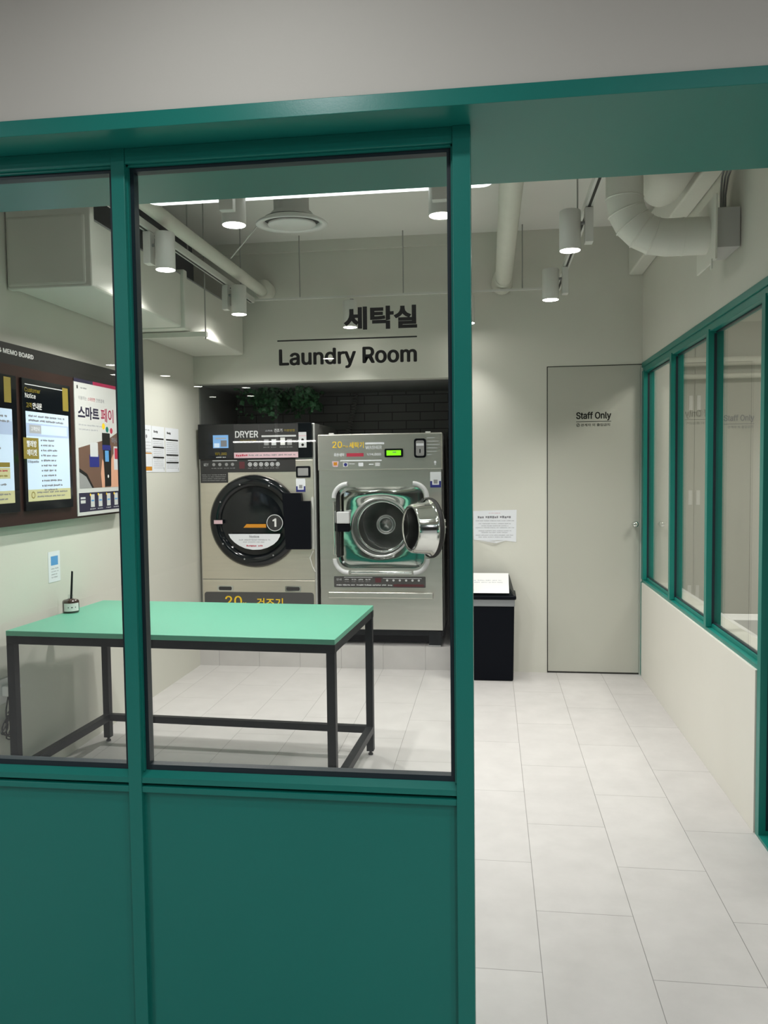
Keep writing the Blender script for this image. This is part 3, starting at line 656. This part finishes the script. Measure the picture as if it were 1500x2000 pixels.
# ------------------------------------------------------------------ mint table
TX0, TX1, TY0, TY1 = -2.062, -.603, 3.172, 3.984
t = thing('work_table', 'mint green topped table with black square metal frame', 'table', (-1.3325, 3.578, 0))
t.rotation_euler = (0, 0, -0.047)
link('tabletop', MB().box(TX0, TX1, TY0, TY1, .728, .75, 'mint'), t, .0015, label='mint green table top')
s = .035
link('apron', MB().box(TX0, TX1, TY0 + .002, TY0 + s, .692, .728, 'black_frame').box(TX0, TX1, TY1 - s, TY1 - .002, .692, .728, 'black_frame').box(TX0, TX0 + s, TY0 + s, TY1 - s, .692, .728, 'black_frame').box(TX1 - s - .002, TX1 - .002, TY0 + s, TY1 - s, .692, .728, 'black_frame'), t, .001, label='black frame under the top')
for x in (TX0, TX1 - s - .002):
    for y in (TY0 + .002, TY1 - s - .002):
        lg = link('leg', MB().box(x, x + s, y, y + s, .022, .692, 'black_frame'), t, .001)
        link('foot', MB().lathe(Fr((0, 0, 0), (1, 0, 0), (0, 1, 0)), x + s / 2, y + s / 2, [(.012, 0), (.012, .008), (.007, .010), (.007, .022)], 'rubber', 16), lg)
link('stretcher', MB().box(TX0 + s, TX1 - s, TY1 - s, TY1 - .004, .112, .147, 'black_frame'), t, .001)
for x in (TX0, TX1 - s - .002): link('stretcher', MB().box(x, x + s, TY0 + s, TY1 - s, .112, .147, 'black_frame'), t, .001)

# reed diffuser
t = thing('reed_diffuser', 'small dark bottle with white label and one black reed on the table', 'diffuser', (-2.028, 3.66, .75))
fr = Fr((-2.028, 3.66, .75), (1, 0, 0), (0, 1, 0))
link('bottle', MB().lathe(fr, 0, 0, [(.036, 0), (.039, .003), (.039, .055), (.034, .062), (.014, .066), (.013, .068)], 'amber_bottle', 32), t)
vs = []; n = 12
for h in (.010, .048):
    for i in range(n): a = -PI * .62 + i / (n - 1) * PI * .62; vs.append(fr.p(.0396 * math.cos(a), .0396 * math.sin(a), h))
link('bottle_label', MB().add(vs, [(i, i + 1, n + i + 1, n + i) for i in range(n - 1)], 'white', True).add([fr.p(.0402 * math.cos(a), .0402 * math.sin(a), h) for h in (.026, .031) for a in (-PI * .45, -PI * .3, -PI * .15)], [(0, 1, 4, 3), (1, 2, 5, 4)], 'ink'), t, label='white bottle label')
link('neck', MB().lathe(fr, 0, 0, [(.012, .066), (.012, .085), (.010, .087)], 'clear', 20), t, label='clear glass neck')
link('reed', MB().tube([fr.p(-.002, 0, .03), fr.p(.008, .006, .20)], .0035, 'black_frame', 8).tube([fr.p(.002, .002, .03), fr.p(.010, .008, .198)], .003, 'black_frame', 8), t, label='black reed stick')

# ------------------------------------------------------------------ waste bin
t = thing('waste_bin', 'black waste bin with paper-covered lid below the wall notice', 'bin', (-.05, 5.5, 0))
bx0, bx1, by0, by1 = -.245, .148, 5.375, 5.625
vs = [(bx0 + .02, by0 + .015, 0), (bx1 - .008, by0 + .015, 0), (bx1 - .008, by1, 0), (bx0 + .02, by1, 0), (bx0, by0, .55), (bx1, by0, .55), (bx1, by1, .55), (bx0, by1, .55)]
link('bin_body', MB().add(vs, [(3, 2, 1, 0), (4, 5, 6, 7), (0, 1, 5, 4), (1, 2, 6, 5), (2, 3, 7, 6), (3, 0, 4, 7)], 'black'), t, .012, segs=3)
bg = MB(); bg.fbox(WORLD, bx0 - .003, bx1 + .003, by0 - .003, by1 + .001, .505, .557, 'bag')
link('bin_bag', bg, t, .006, label='grey plastic bag folded over the rim')
link('bin_rim', MB().box(bx0 - .012, bx1 + .012, by0 - .012, by1 + .004, .552, .578, 'black'), t, .008, segs=3)
lf = [(bx0 - .004, by0 - .004, .578), (bx1 + .004, by0 - .004, .578), (bx1 + .004, by1, .578), (bx0 - .004, by1, .578), (bx0 + .03, by0 + .045, .62), (bx1 - .035, by0 + .045, .62), (bx1 - .03, by1 - .03, .70), (bx0 + .03, by1 - .03, .70)]
ld = link('bin_lid', MB().add(lf, [(4, 5, 6, 7), (0, 1, 5, 4), (1, 2, 6, 5), (2, 3, 7, 6), (3, 0, 4, 7)], 'black_gloss'), t, .01, label='glossy black sloped lid', segs=3)
fp = Fr(Vector((bx0, by0 - .006, .592)), (1, 0, 0), Vector((0, by1 - .035 - by0, .116)))
pp = MB().fbox(fp, .0, bx1 - bx0 - .035, 0.0, .225, .004, .0055, 'white')
for k in range(2): pp.dashes(fp, .05, .32, .135 - k * .022, .010, .006, 'ink_light', k + 5, 3)
link('lid_paper', pp, t, label='white paper sheet taped on the lid')
F = front(YB - .002)
n_ = MB(); pts = [(-.126, 1.127), (-.124, .925), (-.06, .921), (-.02, .918), (.04, .922), (.10, .919), (.168, .910), (.172, 1.134)]
n_.prism(front(YB - .0005), pts, 0, .0015, 'paper')
n_.dashes(F, -.095, .14, 1.075, .018, .0006, 'ink_grey', 3, 3).dashes(F, -.02, .06, 1.108, .006, .0006, 'pink', 4, 3)
for k, zz in enumerate((1.055, 1.035, 1.02, 1.007, .985, .973, .955, .942)): n_.dashes(F, -.11 + (k % 3) * .02, .155 - (k % 3) * .02, zz, .006, .0006, 'ink_light', k + 90, 6)
n_.add([F.p(-.10, .9215, .0015), F.p(.02, .918, .012), F.p(.10, .9205, .0015), F.p(.03, .903, .014)], [(0, 3, 1), (1, 3, 2)], 'lgrey')
tag(link('wall_notice', n_), 'white paper notice on the back wall above the waste bin', 'paper notice')

# ------------------------------------------------------------------ dryer
YF = 5.645
F = front(YF)
t = thing('tumble_dryer', 'stainless tumble dryer with black round door, left of the washer', 'dryer', (-1.67, 6.0, .165))
link('cabinet', MB().box(-2.105, -1.245, YF + .012, 6.45, .165, 1.758, 'steel_side').box(-2.095, -1.257, YF, YF + .012, .64, 1.50, 'steel_warm').box(-2.095, -1.257, YF, YF + .012, .18, .633, 'steel_warm').box(-1.256, -1.240, YF - .002, YF + .03, .17, 1.755, 'steel_side'), t, .003, label='stainless steel cabinet')
cp = MB().fbox(F, -2.100, -1.262, 1.512, 1.762, 0, .012, 'black_gloss')
link('control_head', cp, t, .002, label='black glossy control head')
S = front(YF - .0125)
g = MB().rect(S, -1.832, -1.36, 1.558, 1.758, .0003, 'charcoal').rect(S, -1.648, -1.646, 1.565, 1.755, .0006, 'charcoal2')
g.text(S, 'DRYER', -1.823, -1.652, 1.662, 1.710, .0006, 'lgrey', .03).text(S, '스마트', -1.60, -1.545, 1.702, 1.714, .0006, 'ink_light', .01).text(S, '건조기', -1.535, -1.475, 1.698, 1.722, .0006, 'lgrey', .01).text(S, '이용방법', -1.462, -1.385, 1.700, 1.718, .0006, 'yellow_dim', .01)
g.rect(S, -1.628, -1.375, 1.664, 1.676, .0006, 'lgrey')
for k, a in enumerate((-1.61, -1.555, -1.49, -1.44)): g.rect(S, a, a + .034, 1.605, 1.648 if k != 2 else 1.658, .0006, ('grey', 'lgrey', 'white', 'grey')[k]).dashes(S, a - .005, a + .04, 1.588, .006, .0006, 'grey', k)
g.text(S, '건조요금 안내', -1.79, -1.67, 1.630, 1.648, .0006, 'yellow_dim', .008)
g.rect(S, -1.834, -1.362, 1.516, 1.556, .0006, 'pink').dashes(S, -1.82, -1.73, 1.527, .017, .0009, 'red', 3, 8).dashes(S, -1.725, -1.38, 1.530, .011, .0009, 'ink_grey', 5, 3)
g.text(S, '₩1,000', -1.975, -1.888, 1.535, 1.560, .0006, 'yellow_dim', .015).dashes(S, -1.968, -1.895, 1.520, .008, .0006, 'lgrey', 6, 4)
g.rect(S, -1.357, -1.300, 1.585, 1.695, .0008, 'lgrey').rect(S, -1.357, -1.300, 1.665, 1.672, .0011, 'pink').disc(S, -1.328, 1.640, .010, .0011, 'ink', 12).disc(S, -1.328, 1.605, .010, .0011, 'ink', 12)
link('head_print', g, t, label='printed panels lettered DRYER')
link('display', MB().fbox(S, -1.988, -1.874, 1.590, 1.683, 0, .003, 'lcd_blue').rect(S, -1.97, -1.89, 1.655, 1.664, .0035, 'ink_light').rect(S, -1.98, -1.94, 1.595, 1.625, .0035, 'screen_blue').rect(S, -1.93, -1.885, 1.60, 1.645, .0035, 'ink_grey'), t, label='small lit blue display')
S0 = front(YF - .0005)
g = MB().fbox(S0, -2.092, -1.385, 1.414, 1.511, 0, .002, 'charcoal').fbox(S0, -2.092, -1.886, 1.340, 1.414, 0, .002, 'charcoal')
S2 = front(YF - .0028)
g.rect(S2, -2.0, -1.815, 1.497, 1.502, 0, 'lgrey').rect(S2, -1.735, -1.525, 1.497, 1.502, 0, 'lgrey').rect(S2, -1.80, -1.76, 1.44, 1.49, 0, 'darkred').text(S2, 'KEY', -2.065, -2.03, 1.462, 1.482, 0, 'lgrey')
for a in (-1.99, -1.945, -1.895, -1.850): g.disc(S2, a, 1.472, .012, 0, 'grey', 14).dashes(S2, a - .018, a + .018, 1.442, .006, 0, 'grey', 3)
for k in range(6): g.ring(S2, -1.72 + k * .041 * 1.0, 1.470, .010, .015, 0, 'lgrey', 16).disc(S2, -1.72 + k * .041, 1.470, .007, 0, 'lgrey', 10).dashes(S2, -1.735 + k * .041, -1.705 + k * .041, 1.440, .006, 0, 'grey', k)
for k in range(4): g.dashes(S2, -2.08, -1.90, 1.395 - k * .014, .006, 0, 'grey', k + 9, 6)
link('instruction_strip', g, t, label='dark strip of small icons')
link('coin_slot', MB().prism(S0, rr(-1.382, -1.278, 1.372, 1.453, .008), 0, .006, 'black').prism(S0, rr(-1.368, -1.292, 1.385, 1.440, .004), .006, .008, 'grey'), t, label='framed grey coin slot')
link('sticker', MB().fbox(S0, -1.384, -1.316, 1.270, 1.366, 0, .001, 'paper').rect(front(YF - .0018), -1.384, -1.316, 1.270, 1.310, 0, 'navy').rect(front(YF - .0021), -1.372, -1.328, 1.285, 1.33, 0, 'paper').rect(front(YF - .0024), -1.362, -1.338, 1.295, 1.32, 0, 'grey'), t, label='white and navy sticker')
# round door
dc, dz_ = -1.690, 1.062
dp = link('door', MB().lathe(F, dc, dz_, [(.332, 0), (.335, .012), (.318, .034), (.292, .044), (.268, .040), (.252, .026), (.244, .012)], 'black_gloss', 72), t, label='glossy black round door ring')
link('door_glass', MB().lathe(F, dc, dz_, [(0, .020), (.12, .019), (.20, .014), (.245, .006)], 'black_gloss', 60), dp, label='dark glass of the porthole')
hp = [(-1.50, 1.235)] + [(-1.46, 1.262), (-1.275, 1.262), (-1.275, .866), (-1.455, .866)]
link('hinge_plate', MB().prism(F, [(-1.455, .862), (-1.272, .862), (-1.272, 1.205), (-1.335, 1.205), (-1.34, 1.262), (-1.475, 1.262)], .002, .050, 'black'), dp, .004, label='black rectangular hinge cover')
link('hinge', MB().fbox(F, -1.272, -1.255, .86, 1.23, 0, .018, 'white_metal'), dp)
D1 = front(YF - .0515)
bd = MB()
bd.disc(D1, -1.532, 1.052, .060, .0006, 'lgrey', 40).disc(D1, -1.532, 1.052, .055, .0012, 'charcoal', 40).poly(D1, [(-1.534, 1.024), (-1.520, 1.024), (-1.520, 1.083), (-1.530, 1.083), (-1.549, 1.071), (-1.545, 1.061), (-1.534, 1.067)], .0018, 'white')
link('number_badge', bd, dp, label='round badge with the number 1')
arc = [(-1.878, .972), (-1.862, .940), (-1.835, .912), (-1.80, .888), (-1.755, .868), (-1.70, .858), (-1.64, .860), (-1.59, .874), (-1.545, .897), (-1.515, .925), (-1.497, .955), (-1.495, .972)]
nl = front(YF - .046)
nb_ = MB().poly(nl, arc, 0, 'paper').text(nl, 'Notice', -1.722, -1.650, .945, .962, .0006, 'ink_grey', .015).dashes(nl, -1.80, -1.57, .925, .009, .0006, 'ink_light', 3, 5).dashes(nl, -1.77, -1.60, .910, .008, .0006, 'ink_light', 4, 5).dashes(nl, -1.745, -1.62, .880, .013, .0006, 'red', 5, 5)
nb_.poly(nl, [(-1.765, 1.017), (-1.598, 1.017), (-1.598, 1.043), (-1.742, 1.043)], 0, 'orange').rect(nl, -1.984, -1.920, 1.045, 1.072, .0, 'pink')
link('door_stickers', nb_, dp, label='white half-round notice and orange sticker')
for a in (20, 65, 110, 150, 215, 255, 300):
    link('door_screw', MB().disc(front(YF - .045), dc + .281 * math.cos(math.radians(a)), dz_ + .281 * math.sin(math.radians(a)), .006, 0, 'grey', 10), dp)
lp = link('lint_panel', MB().prism(S0, rr(-2.082, -1.268, .22, .545, .02), 0, .004, 'charcoal2').text(front(YF - .0052), '20', -1.927, -1.80, .44, .517, 0, 'yellow', .012).text(front(YF - .0052), 'Kg', -1.79, -1.745, .44, .472, 0, 'yellow', .01).text(front(YF - .0052), '건조기', -1.69, -1.495, .435, .503, 0, 'yellow', .012), t, label='grey plaque with yellow lettering')
for a, b in ((-1.983, -1.866), (-1.478, -1.360)):
    link('recessed_handle', MB().prism(S0, rr(a, b, .552, .592, .008), 0, .003, 'chrome').prism(S0, rr(a + .01, b - .01, .558, .585, .010), .003, .0035, 'charcoal'), t)
link('coil_wire', MB().tube([(-1.262, 5.62, .85), (-1.285, 5.62, .80), (-1.27, 5.62, .74), (-1.25, 5.62, .70)], .004, 'white_metal', 8), t, label='pale wire beside the door')

# ------------------------------------------------------------------ washer
t = thing('washing_machine', 'stainless washing machine with its round chrome door open', 'washing machine', (-.78, 6.1, .165))
WX0, WX1 = -1.222, -.338
# front skin with a rounded square hole for the recess
ra0, ra1, rb0, rb1 = -1.080, -.470, .725, 1.300
inner = rr(ra0, ra1, rb0, rb1, .075, 6)
no = len(inner); fs_ = MB()
vs = [F.p(a, b, 0) for a, b in inner] + [F.p(a, b, -.055) for a, b in inner]
fs_.add(vs, [(i, (i + 1) % no, no + (i + 1) % no, no + i) for i in range(no)], 'chrome', True)
for q in ((WX0, WX1, .285, rb0), (WX0, WX1, rb1, 1.42), (WX0, ra0, rb0, rb1), (ra1, WX1, rb0, rb1)): fs_.rect(F, *q, 0, 'steel')
for c_, arc_ in (((ra1, rb0), inner[0:7]), ((ra1, rb1), inner[7:14]), ((ra0, rb1), inner[14:21]), ((ra0, rb0), inner[21:28])):
    for k in range(6): fs_.poly(F, [c_, arc_[k], arc_[k + 1]], 0, 'steel')
link('front_panel', fs_, t, label='brushed steel front')
link('cabinet', MB().box(WX0, WX0 + .006, YF, 6.5, .285, 1.67, 'steel_side').box(WX1 - .006, WX1, YF, 6.5, .285, 1.67, 'steel_side').box(WX0, WX1, YF + .01, 6.5, 1.664, 1.672, 'steel_side').box(WX0, WX1, 6.49, 6.5, .285, 1.67, 'steel_side').box(WX0, WX1, YF + .02, 6.5, .285, .292, 'steel_side'), t, label='steel sides and top')
link('control_panel', MB().fbox(F, WX0, WX1, 1.42, 1.676, -.03, .006, 'steel'), t, .008, label='brushed steel control panel', segs=3)
S = front(YF - .0066)
g = MB().text(S, '20', -1.115, -1.045, 1.578, 1.624, 0, 'yellow', .012).text(S, 'Kg', -1.038, -1.005, 1.580, 1.596, 0, 'yellow', .01).text(S, '세탁기', -.995, -.890, 1.575, 1.618, 0, 'yellow', .02)
g.rect(S, -.880, -.745, 1.600, 1.614, 0, 'paper').text(S, 'WASHER', -.878, -.762, 1.566, 1.592, 0, 'paper', .02).text(S, '표준세탁', -1.105, -1.030, 1.518, 1.542, 0, 'paper', .02).rect(S, -1.014, -.892, 1.516, 1.540, 0, 'red').text(S, '₩4,000', -.868, -.768, 1.518, 1.540, 0, 'paper', .015)
g.rect(S, -1.059, -.763, 1.483, 1.492, 0, 'paper').prism(S, [(-1.12, 1.485), (-1.07, 1.485), (-1.078, 1.445), (-1.112, 1.445)], 0, .0003, 'pink').rect(S, -1.108, -1.082, 1.455, 1.478, .0005, 'orange')
g.rect(S, -1.04, -1.005, 1.445, 1.475, 0, 'lgrey').disc(S, -1.022, 1.460, .012, .0004, 'navy', 14).rect(S, -.998, -.955, 1.462, 1.468, 0, 'lgrey').rect(S, -.93, -.895, 1.447, 1.473, 0, 'paper').rect(S, -.855, -.822, 1.456, 1.464, 0, 'paper').rect(S, -.81, -.775, 1.447, 1.472, 0, 'lgrey')
for k in range(6): g.rect(S, -.446, -.446 + (.055, .085, .09, .075, .07, .035)[k], 1.638 - k * .0235, 1.641 - k * .0235, 0, 'paper')
g.disc(S, -.388, 1.470, .009, 0, 'paper', 12).disc(S, -.388, 1.456, .007, 0, 'lgrey', 12)
link('panel_print', g, t, label='yellow and white lettering')
link('display', MB().prism(S, rr(-.742, -.612, 1.508, 1.568, .008), 0, .006, 'black').rect(front(YF - .0130), -.728, -.626, 1.520, 1.556, 0, 'lcd_green').rect(front(YF - .0132), -.685, -.660, 1.54, 1.546, 0, 'ink_grey'), t, label='lit green display')
link('coin_slot', MB().prism(S, rr(-.534, -.450, 1.502, 1.636, .018), 0, .006, 'black').prism(S, rr(-.521, -.463, 1.515, 1.622, .012), .006, .009, 'grey').rect(front(YF - .0160), -.518, -.466, 1.585, 1.602, 0, 'paper').rect(front(YF - .0160), -.496, -.489, 1.535, 1.562, 0, 'black'), t, label='coin slot with keyhole')
link('sticker', MB().fbox(F, -.424, -.348, 1.293, 1.402, 0, .001, 'paper').rect(front(YF - .0013), -.424, -.348, 1.293, 1.338, 0, 'navy').rect(front(YF - .0016), -.410, -.362, 1.312, 1.36, 0, 'paper').rect(front(YF - .0019), -.400, -.372, 1.32, 1.348, 0, 'grey'), t, label='white and navy sticker')
for a in (-1.14, -.455): link('top_clip', MB().box(a, a + .035, YF - .004, YF + .02, 1.674, 1.684, 'white'), t)
# recess: wavy polished back with the drum opening
B = front(YF + .055)
dcx, dcz, dr = -.785, 1.010, .205
nn = 48
vs = [B.p(a, b, 0) for a, b in inner]; ci = [B.p(dcx + dr * math.cos(2 * PI * i / nn), dcz + dr * math.sin(2 * PI * i / nn), .004) for i in range(nn)]
# bridge inner rounded square to circle by angle
def ang(q): return math.atan2(q[1] - dcz, q[0] - dcx) % (2 * PI)
sq = sorted(inner, key=ang)
def edge_at(a):
    dx, dz = math.cos(a), math.sin(a); lo, hi = 0.0, 1.2
    for _ in range(40):
        mid = (lo + hi) / 2; x_, z_ = dcx + dx * mid, dcz + dz * mid
        q = .075; ix = min(max(x_, ra0 + q), ra1 - q); iz = min(max(z_, rb0 + q), rb1 - q)
        if (x_ - ix) ** 2 + (z_ - iz) ** 2 <= q * q: lo = mid
        else: hi = mid
    return (dcx + dx * lo, dcz + dz * lo)
mb = MB(); K = 6; vs = []
for k in range(K + 1):
    for i in range(nn * 2):
        a = 2 * PI * i / (nn * 2); e = edge_at(a); f = k / K
        x_ = (dcx + dr * math.cos(a)) * (1 - f) + e[0] * f; z_ = (dcz + dr * math.sin(a)) * (1 - f) + e[1] * f
        vs.append(B.p(x_, z_, .004 * math.sin(f * PI) + (.010 * math.sin(f * PI) + .003 * math.sin(a * 7) * math.sin(f * PI)) * max(0, math.sin(a))))
m2 = nn * 2
mb.add(vs, [(k * m2 + i, k * m2 + (i + 1) % m2, (k + 1) * m2 + (i + 1) % m2, (k + 1) * m2 + i) for k in range(K) for i in range(m2)], 'chrome_wavy', True)
link('door_recess', mb, t, label='polished dished surround of the drum')
dm = MB(); dm.open_lathe = True
dm.lathe(B, dcx, dcz, [(dr + .012, .002), (dr + .006, .012), (dr - .004, .010), (dr - .006, -.02), (dr - .006, -.10), (dr - .012, -.11), (dr - .012, -.42)], 'drum', 60)
dru = link('drum', dm, t, label='dark steel drum')
link('drum_back', MB().lathe(B, dcx, dcz, [(dr - .012, -.42), (.17, -.41), (.165, -.40), (.125, -.39), (.12, -.34), (.078, -.33), (.076, -.29), (.066, -.285), (.062, -.30), (.045, -.305), (.043, -.295), (.02, -.295), (.016, -.28), (0, -.28)], 'drum', 60), dru, label='stepped drum back with hub')
rg = MB(); rg.open_lathe = True
link('rim_ring', rg.lathe(B, dcx, dcz, [(.176, -.100), (.182, -.094), (.190, -.100)], 'chrome', 60), dru)
# corner guards round the recess
def guard(cx_, cz_, a0, name='corner_guard'):
    pts = [F.p(cx_ + .098 * math.cos(a0 + PI / 2 * i / 8), cz_ + .098 * math.sin(a0 + PI / 2 * i / 8), .012) for i in range(9)]
    return link(name, MB().tube(pts, .016, 'lgrey', 12), t, label='pale corner guard')
guard(-.545, 1.225, 0); guard(-1.01, 1.225, PI / 2); guard(-1.01, .79, PI); guard(-.545, .79, -PI / 2)
link('recess_trim', MB().tube([F.p(-.99, .692, .008), F.p(-.56, .692, .008)], .013, 'chrome', 12).tube([F.p(-1.108, 1.2, .004), F.p(-1.108, .82, .004)], .012, 'chrome', 12), t, label='chrome rails between the corner guards')
link('door_latch', MB().fbox(F, -1.085, -.992, 1.045, 1.128, 0, .05, 'lgrey').fbox(F, -1.085, -.996, .985, 1.045, 0, .035, 'black').fbox(F, -1.095, -1.07, .80, 1.30, -.02, .006, 'rubber'), t, .006, label='grey door latch block')
# open door
ax = Vector((-.885, -.465, 0)).normalized()           # towards the inner (glass) side
hc = Vector((-.425, 5.475, 1.022))
Dv = Fr(hc, Vector((0, 0, 1)).cross(ax), (0, 0, 1))
Dv.n = ax
dm = MB(); dm.open_lathe = True
dm.lathe(Dv, 0, 0, [(.198, -.030), (.205, -.020), (.206, -.006), (.196, .002)], 'rubber', 60)
door = link('door', dm, t, label='open round washer door with black seal')
dm = MB(); dm.open_lathe = True
dm.lathe(Dv, 0, 0, [(.194, .0), (.185, .006), (.178, .02), (.165, .125), (.158, .134), (.148, .136), (.140, .128)], 'chrome', 60)
link('chrome_rim', dm, door, label='polished chrome door rim')
link('door_window', MB().lathe(Dv, 0, 0, [(.140, .128), (.132, .10), (.10, .085), (.05, .08), (0, .079)], 'dark_glass', 48), door, label='dark glass bowl')
link('door_cover', MB().lathe(Dv, 0, 0, [(.200, -.03), (.18, -.042), (.10, -.05), (0, -.052)], 'drum', 48), door)
link('hinge_arm', MB().tube([Vector((-.36, 5.50, 1.03)), Vector((-.33, 5.56, 1.03)), Vector((-.318, 5.60, 1.02)), Vector((-.335, YF, 1.0))], .011, 'chrome', 10).tube([Vector((-.37, 5.50, 1.06)), Vector((-.335, 5.53, 1.075)), Vector((-.32, 5.57, 1.06))], .008, 'chrome', 10).box(-.345, -.315, 5.585, YF + .002, .975, 1.075, 'chrome'), door)
# plaque, bar, base
P_ = front(YF - .0035)
g = MB().prism(F, rr(-1.118, -.462, .587, .665, .006), .0005, .003, 'charcoal2').rect(P_, -1.045, -.84, .656, .660, 0, 'lgrey').rect(P_, -.765, -.49, .650, .654, 0, 'lgrey').rect(P_, -.820, -.778, .622, .655, 0, 'darkred').text(P_, 'MINT'[:0] + '안내', -1.10, -1.065, .635, .65, 0, 'lgrey')
for k in range(4): g.dashes(P_, -1.04 + k * .05, -1.005 + k * .05, .638, .010, 0, 'lgrey', k, 2).dashes(P_, -1.04 + k * .05, -1.005 + k * .05, .625, .006, 0, 'grey', k + 3, 2)
for k in range(6): g.disc(P_, -.735 + k * .045, .638, .008, 0, 'lgrey', 12)
g.dashes(P_, -1.10, -.70, .598, .011, 0, 'lgrey', 7, 4).rect(P_, -.69, -.475, .594, .610, 0, 'darkred')
link('instruction_plaque', g, t, label='dark plaque with icons')
link('grab_bar', MB().fbox(front(YF - .045), -1.15, -.405, .517, .560, 0, .018, 'steel').lathe(F, -1.115, .537, [(.022, 0), (.022, .046)], 'chrome', 20).lathe(F, -.445, .537, [(.022, 0), (.022, .046)], 'chrome', 20), t, .006, label='flat chrome bar across the front', segs=3)
link('base_frame', MB().box(WX0 + .002, WX1 - .002, YF + .02, 6.45, .24, .285, 'black_frame').box(WX0 + .02, WX1 - .1, YF + .12, 6.4, .17, .24, 'black').box(WX1 - .105, WX1 - .018, YF + .01, YF + .10, .175, .275, 'black_frame').box(WX0 + .018, WX0 + .105, YF + .01, YF + .10, .175, .275, 'black_frame').box(WX1 - .11, WX1 - .02, YF + .008, YF + .10, .165, .176, 'grey'), t, .002, label='black steel base frame')
link('side_hose', MB().tube([(-.318, 5.76, 1.68), (-.305, 5.76, 1.2), (-.31, 5.76, .30)], .012, 'rubber', 8), t, label='black hose at the side')
# coil cable and plants in the niche
pts = []
for i in range(260):
    a = i / 259; z = 2.05 - a * .42; cxp = -1.10 - .075 * a + .01 * math.sin(a * 5)
    pts.append((cxp + .021 * math.cos(a * 2 * PI * 19), 6.56 + .021 * math.sin(a * 2 * PI * 19), z))
tag(link('coiled_cable', MB().tube(pts, .0038, 'grey', 6)), 'grey coiled cable hanging behind the washing machine', 'cable')
rd = random.Random(7)
iv = thing('hanging_ivy', 'dark green ivy hanging in the recess above the dryer', 'plant', (-1.6, 6.3, 1.77))
lv = MB(); st = MB()
for k in range(26):
    x = rd.uniform(-1.88, -1.36); y = rd.uniform(6.0, 6.5); z = 2.05; ln = rd.uniform(.10, .22); pts = []
    for i in range(6):
        pts.append(Vector((x, y, z))); x += rd.uniform(-.02, .02); y += rd.uniform(-.015, .015); z = max(z - ln / 6, 1.85)
    st.tube(pts, .002, 'leaf', 5)
    for i in range(26):
        q = pts[rd.randrange(6)] + Vector((rd.uniform(-.05, .05), rd.uniform(-.05, .05), rd.uniform(-.03, .03))); L = rd.uniform(.025, .05); W_ = L * .5
        d1 = Vector((rd.uniform(-1, 1), rd.uniform(-1, .3), rd.uniform(-1, .2))).normalized(); d2 = d1.cross(Vector((rd.uniform(-1, 1), 1, rd.uniform(-1, 1)))).normalized(); d3 = d1.cross(d2)
        lv.add([q, q + d1 * L * .45 + d2 * W_, q + d1 * L, q + d1 * L * .45 - d2 * W_, q + d1 * L * .5 + d3 * L * .12], [(0, 1, 4), (1, 2, 4), (2, 3, 4), (3, 0, 4)], 'leaf')
link('leaves', lv, iv)['kind'] = 'stuff'
link('stems', st, iv)['kind'] = 'stuff'

# ------------------------------------------------------------------ corridor downlights, and lamps added for the partition and side room
src = None
spots = [(-3.95, -4.69), (-4.3, -5.5), (-3.8, -5.75), (-3.87, -7.0), (-3.3, -7.3), (-4.2, -8.5), (-3.6, -8.5), (-1.63, -4.7), (2.4, -4.5)]
for k, (x, y) in enumerate(spots):
    if src is None:
        src = thing('recessed_downlight', 'round downlight in the corridor ceiling', 'ceiling light', (x, y, 2.55), 'corridor downlights')
        D_ = Fr((x, y, 2.55), (1, 0, 0), (0, -1, 0))
        link('trim_ring', MB().lathe(D_, 0, 0, [(.055, .001), (.07, .006), (.072, 0)], 'white', 32), src)
        link('lamp_lens', MB().disc(D_, 0, 0, .055, .002, 'down_glow', 32), src)
    else: copy_thing(src, (x, y, 2.55), 'round downlight in the corridor ceiling')
for x, y, k in ((-.45, .95, .35), (-2.3, .15, 1), (1.5, .15, 1), (.9, -.6, 1.2), (-3.0, -.6, 1), (1.4, -2.0, 1.8), (-3.7, -2.0, 1.8)):  # downlights added out of view to brighten the green partition
    c = copy_thing(src, (x, y, 2.55), 'added round downlight, unseen, in the corridor ceiling in front of the glass')
    light('AREA', 'corridor_fill', (x, y, 2.54), CORRIDOR_W * k, None, (0, 0, -1), (.93, .97, 1.0), shape='DISK', size=.12)
tag(link('led_strip', MB().box(-3.72, -2.5, -7.99, -7.97, 1.83, 1.845, 'led_line').box(-3.72, -2.5, -8.0, -7.99, 1.82, 1.855, 'white').box(-3.1, -3.06, -8.03, -8.0, 1.845, 2.55, 'white')), 'bright light line on the far corridor fixture', 'light strip')
light('AREA', 'side_room_fill', (1.9, 4.6, 2.6), ROOM2_W, None, (0, 0, -1), (1, .97, .9), shape='SQUARE', size=.5)  # lamp added out of view so the side room is dimly lit
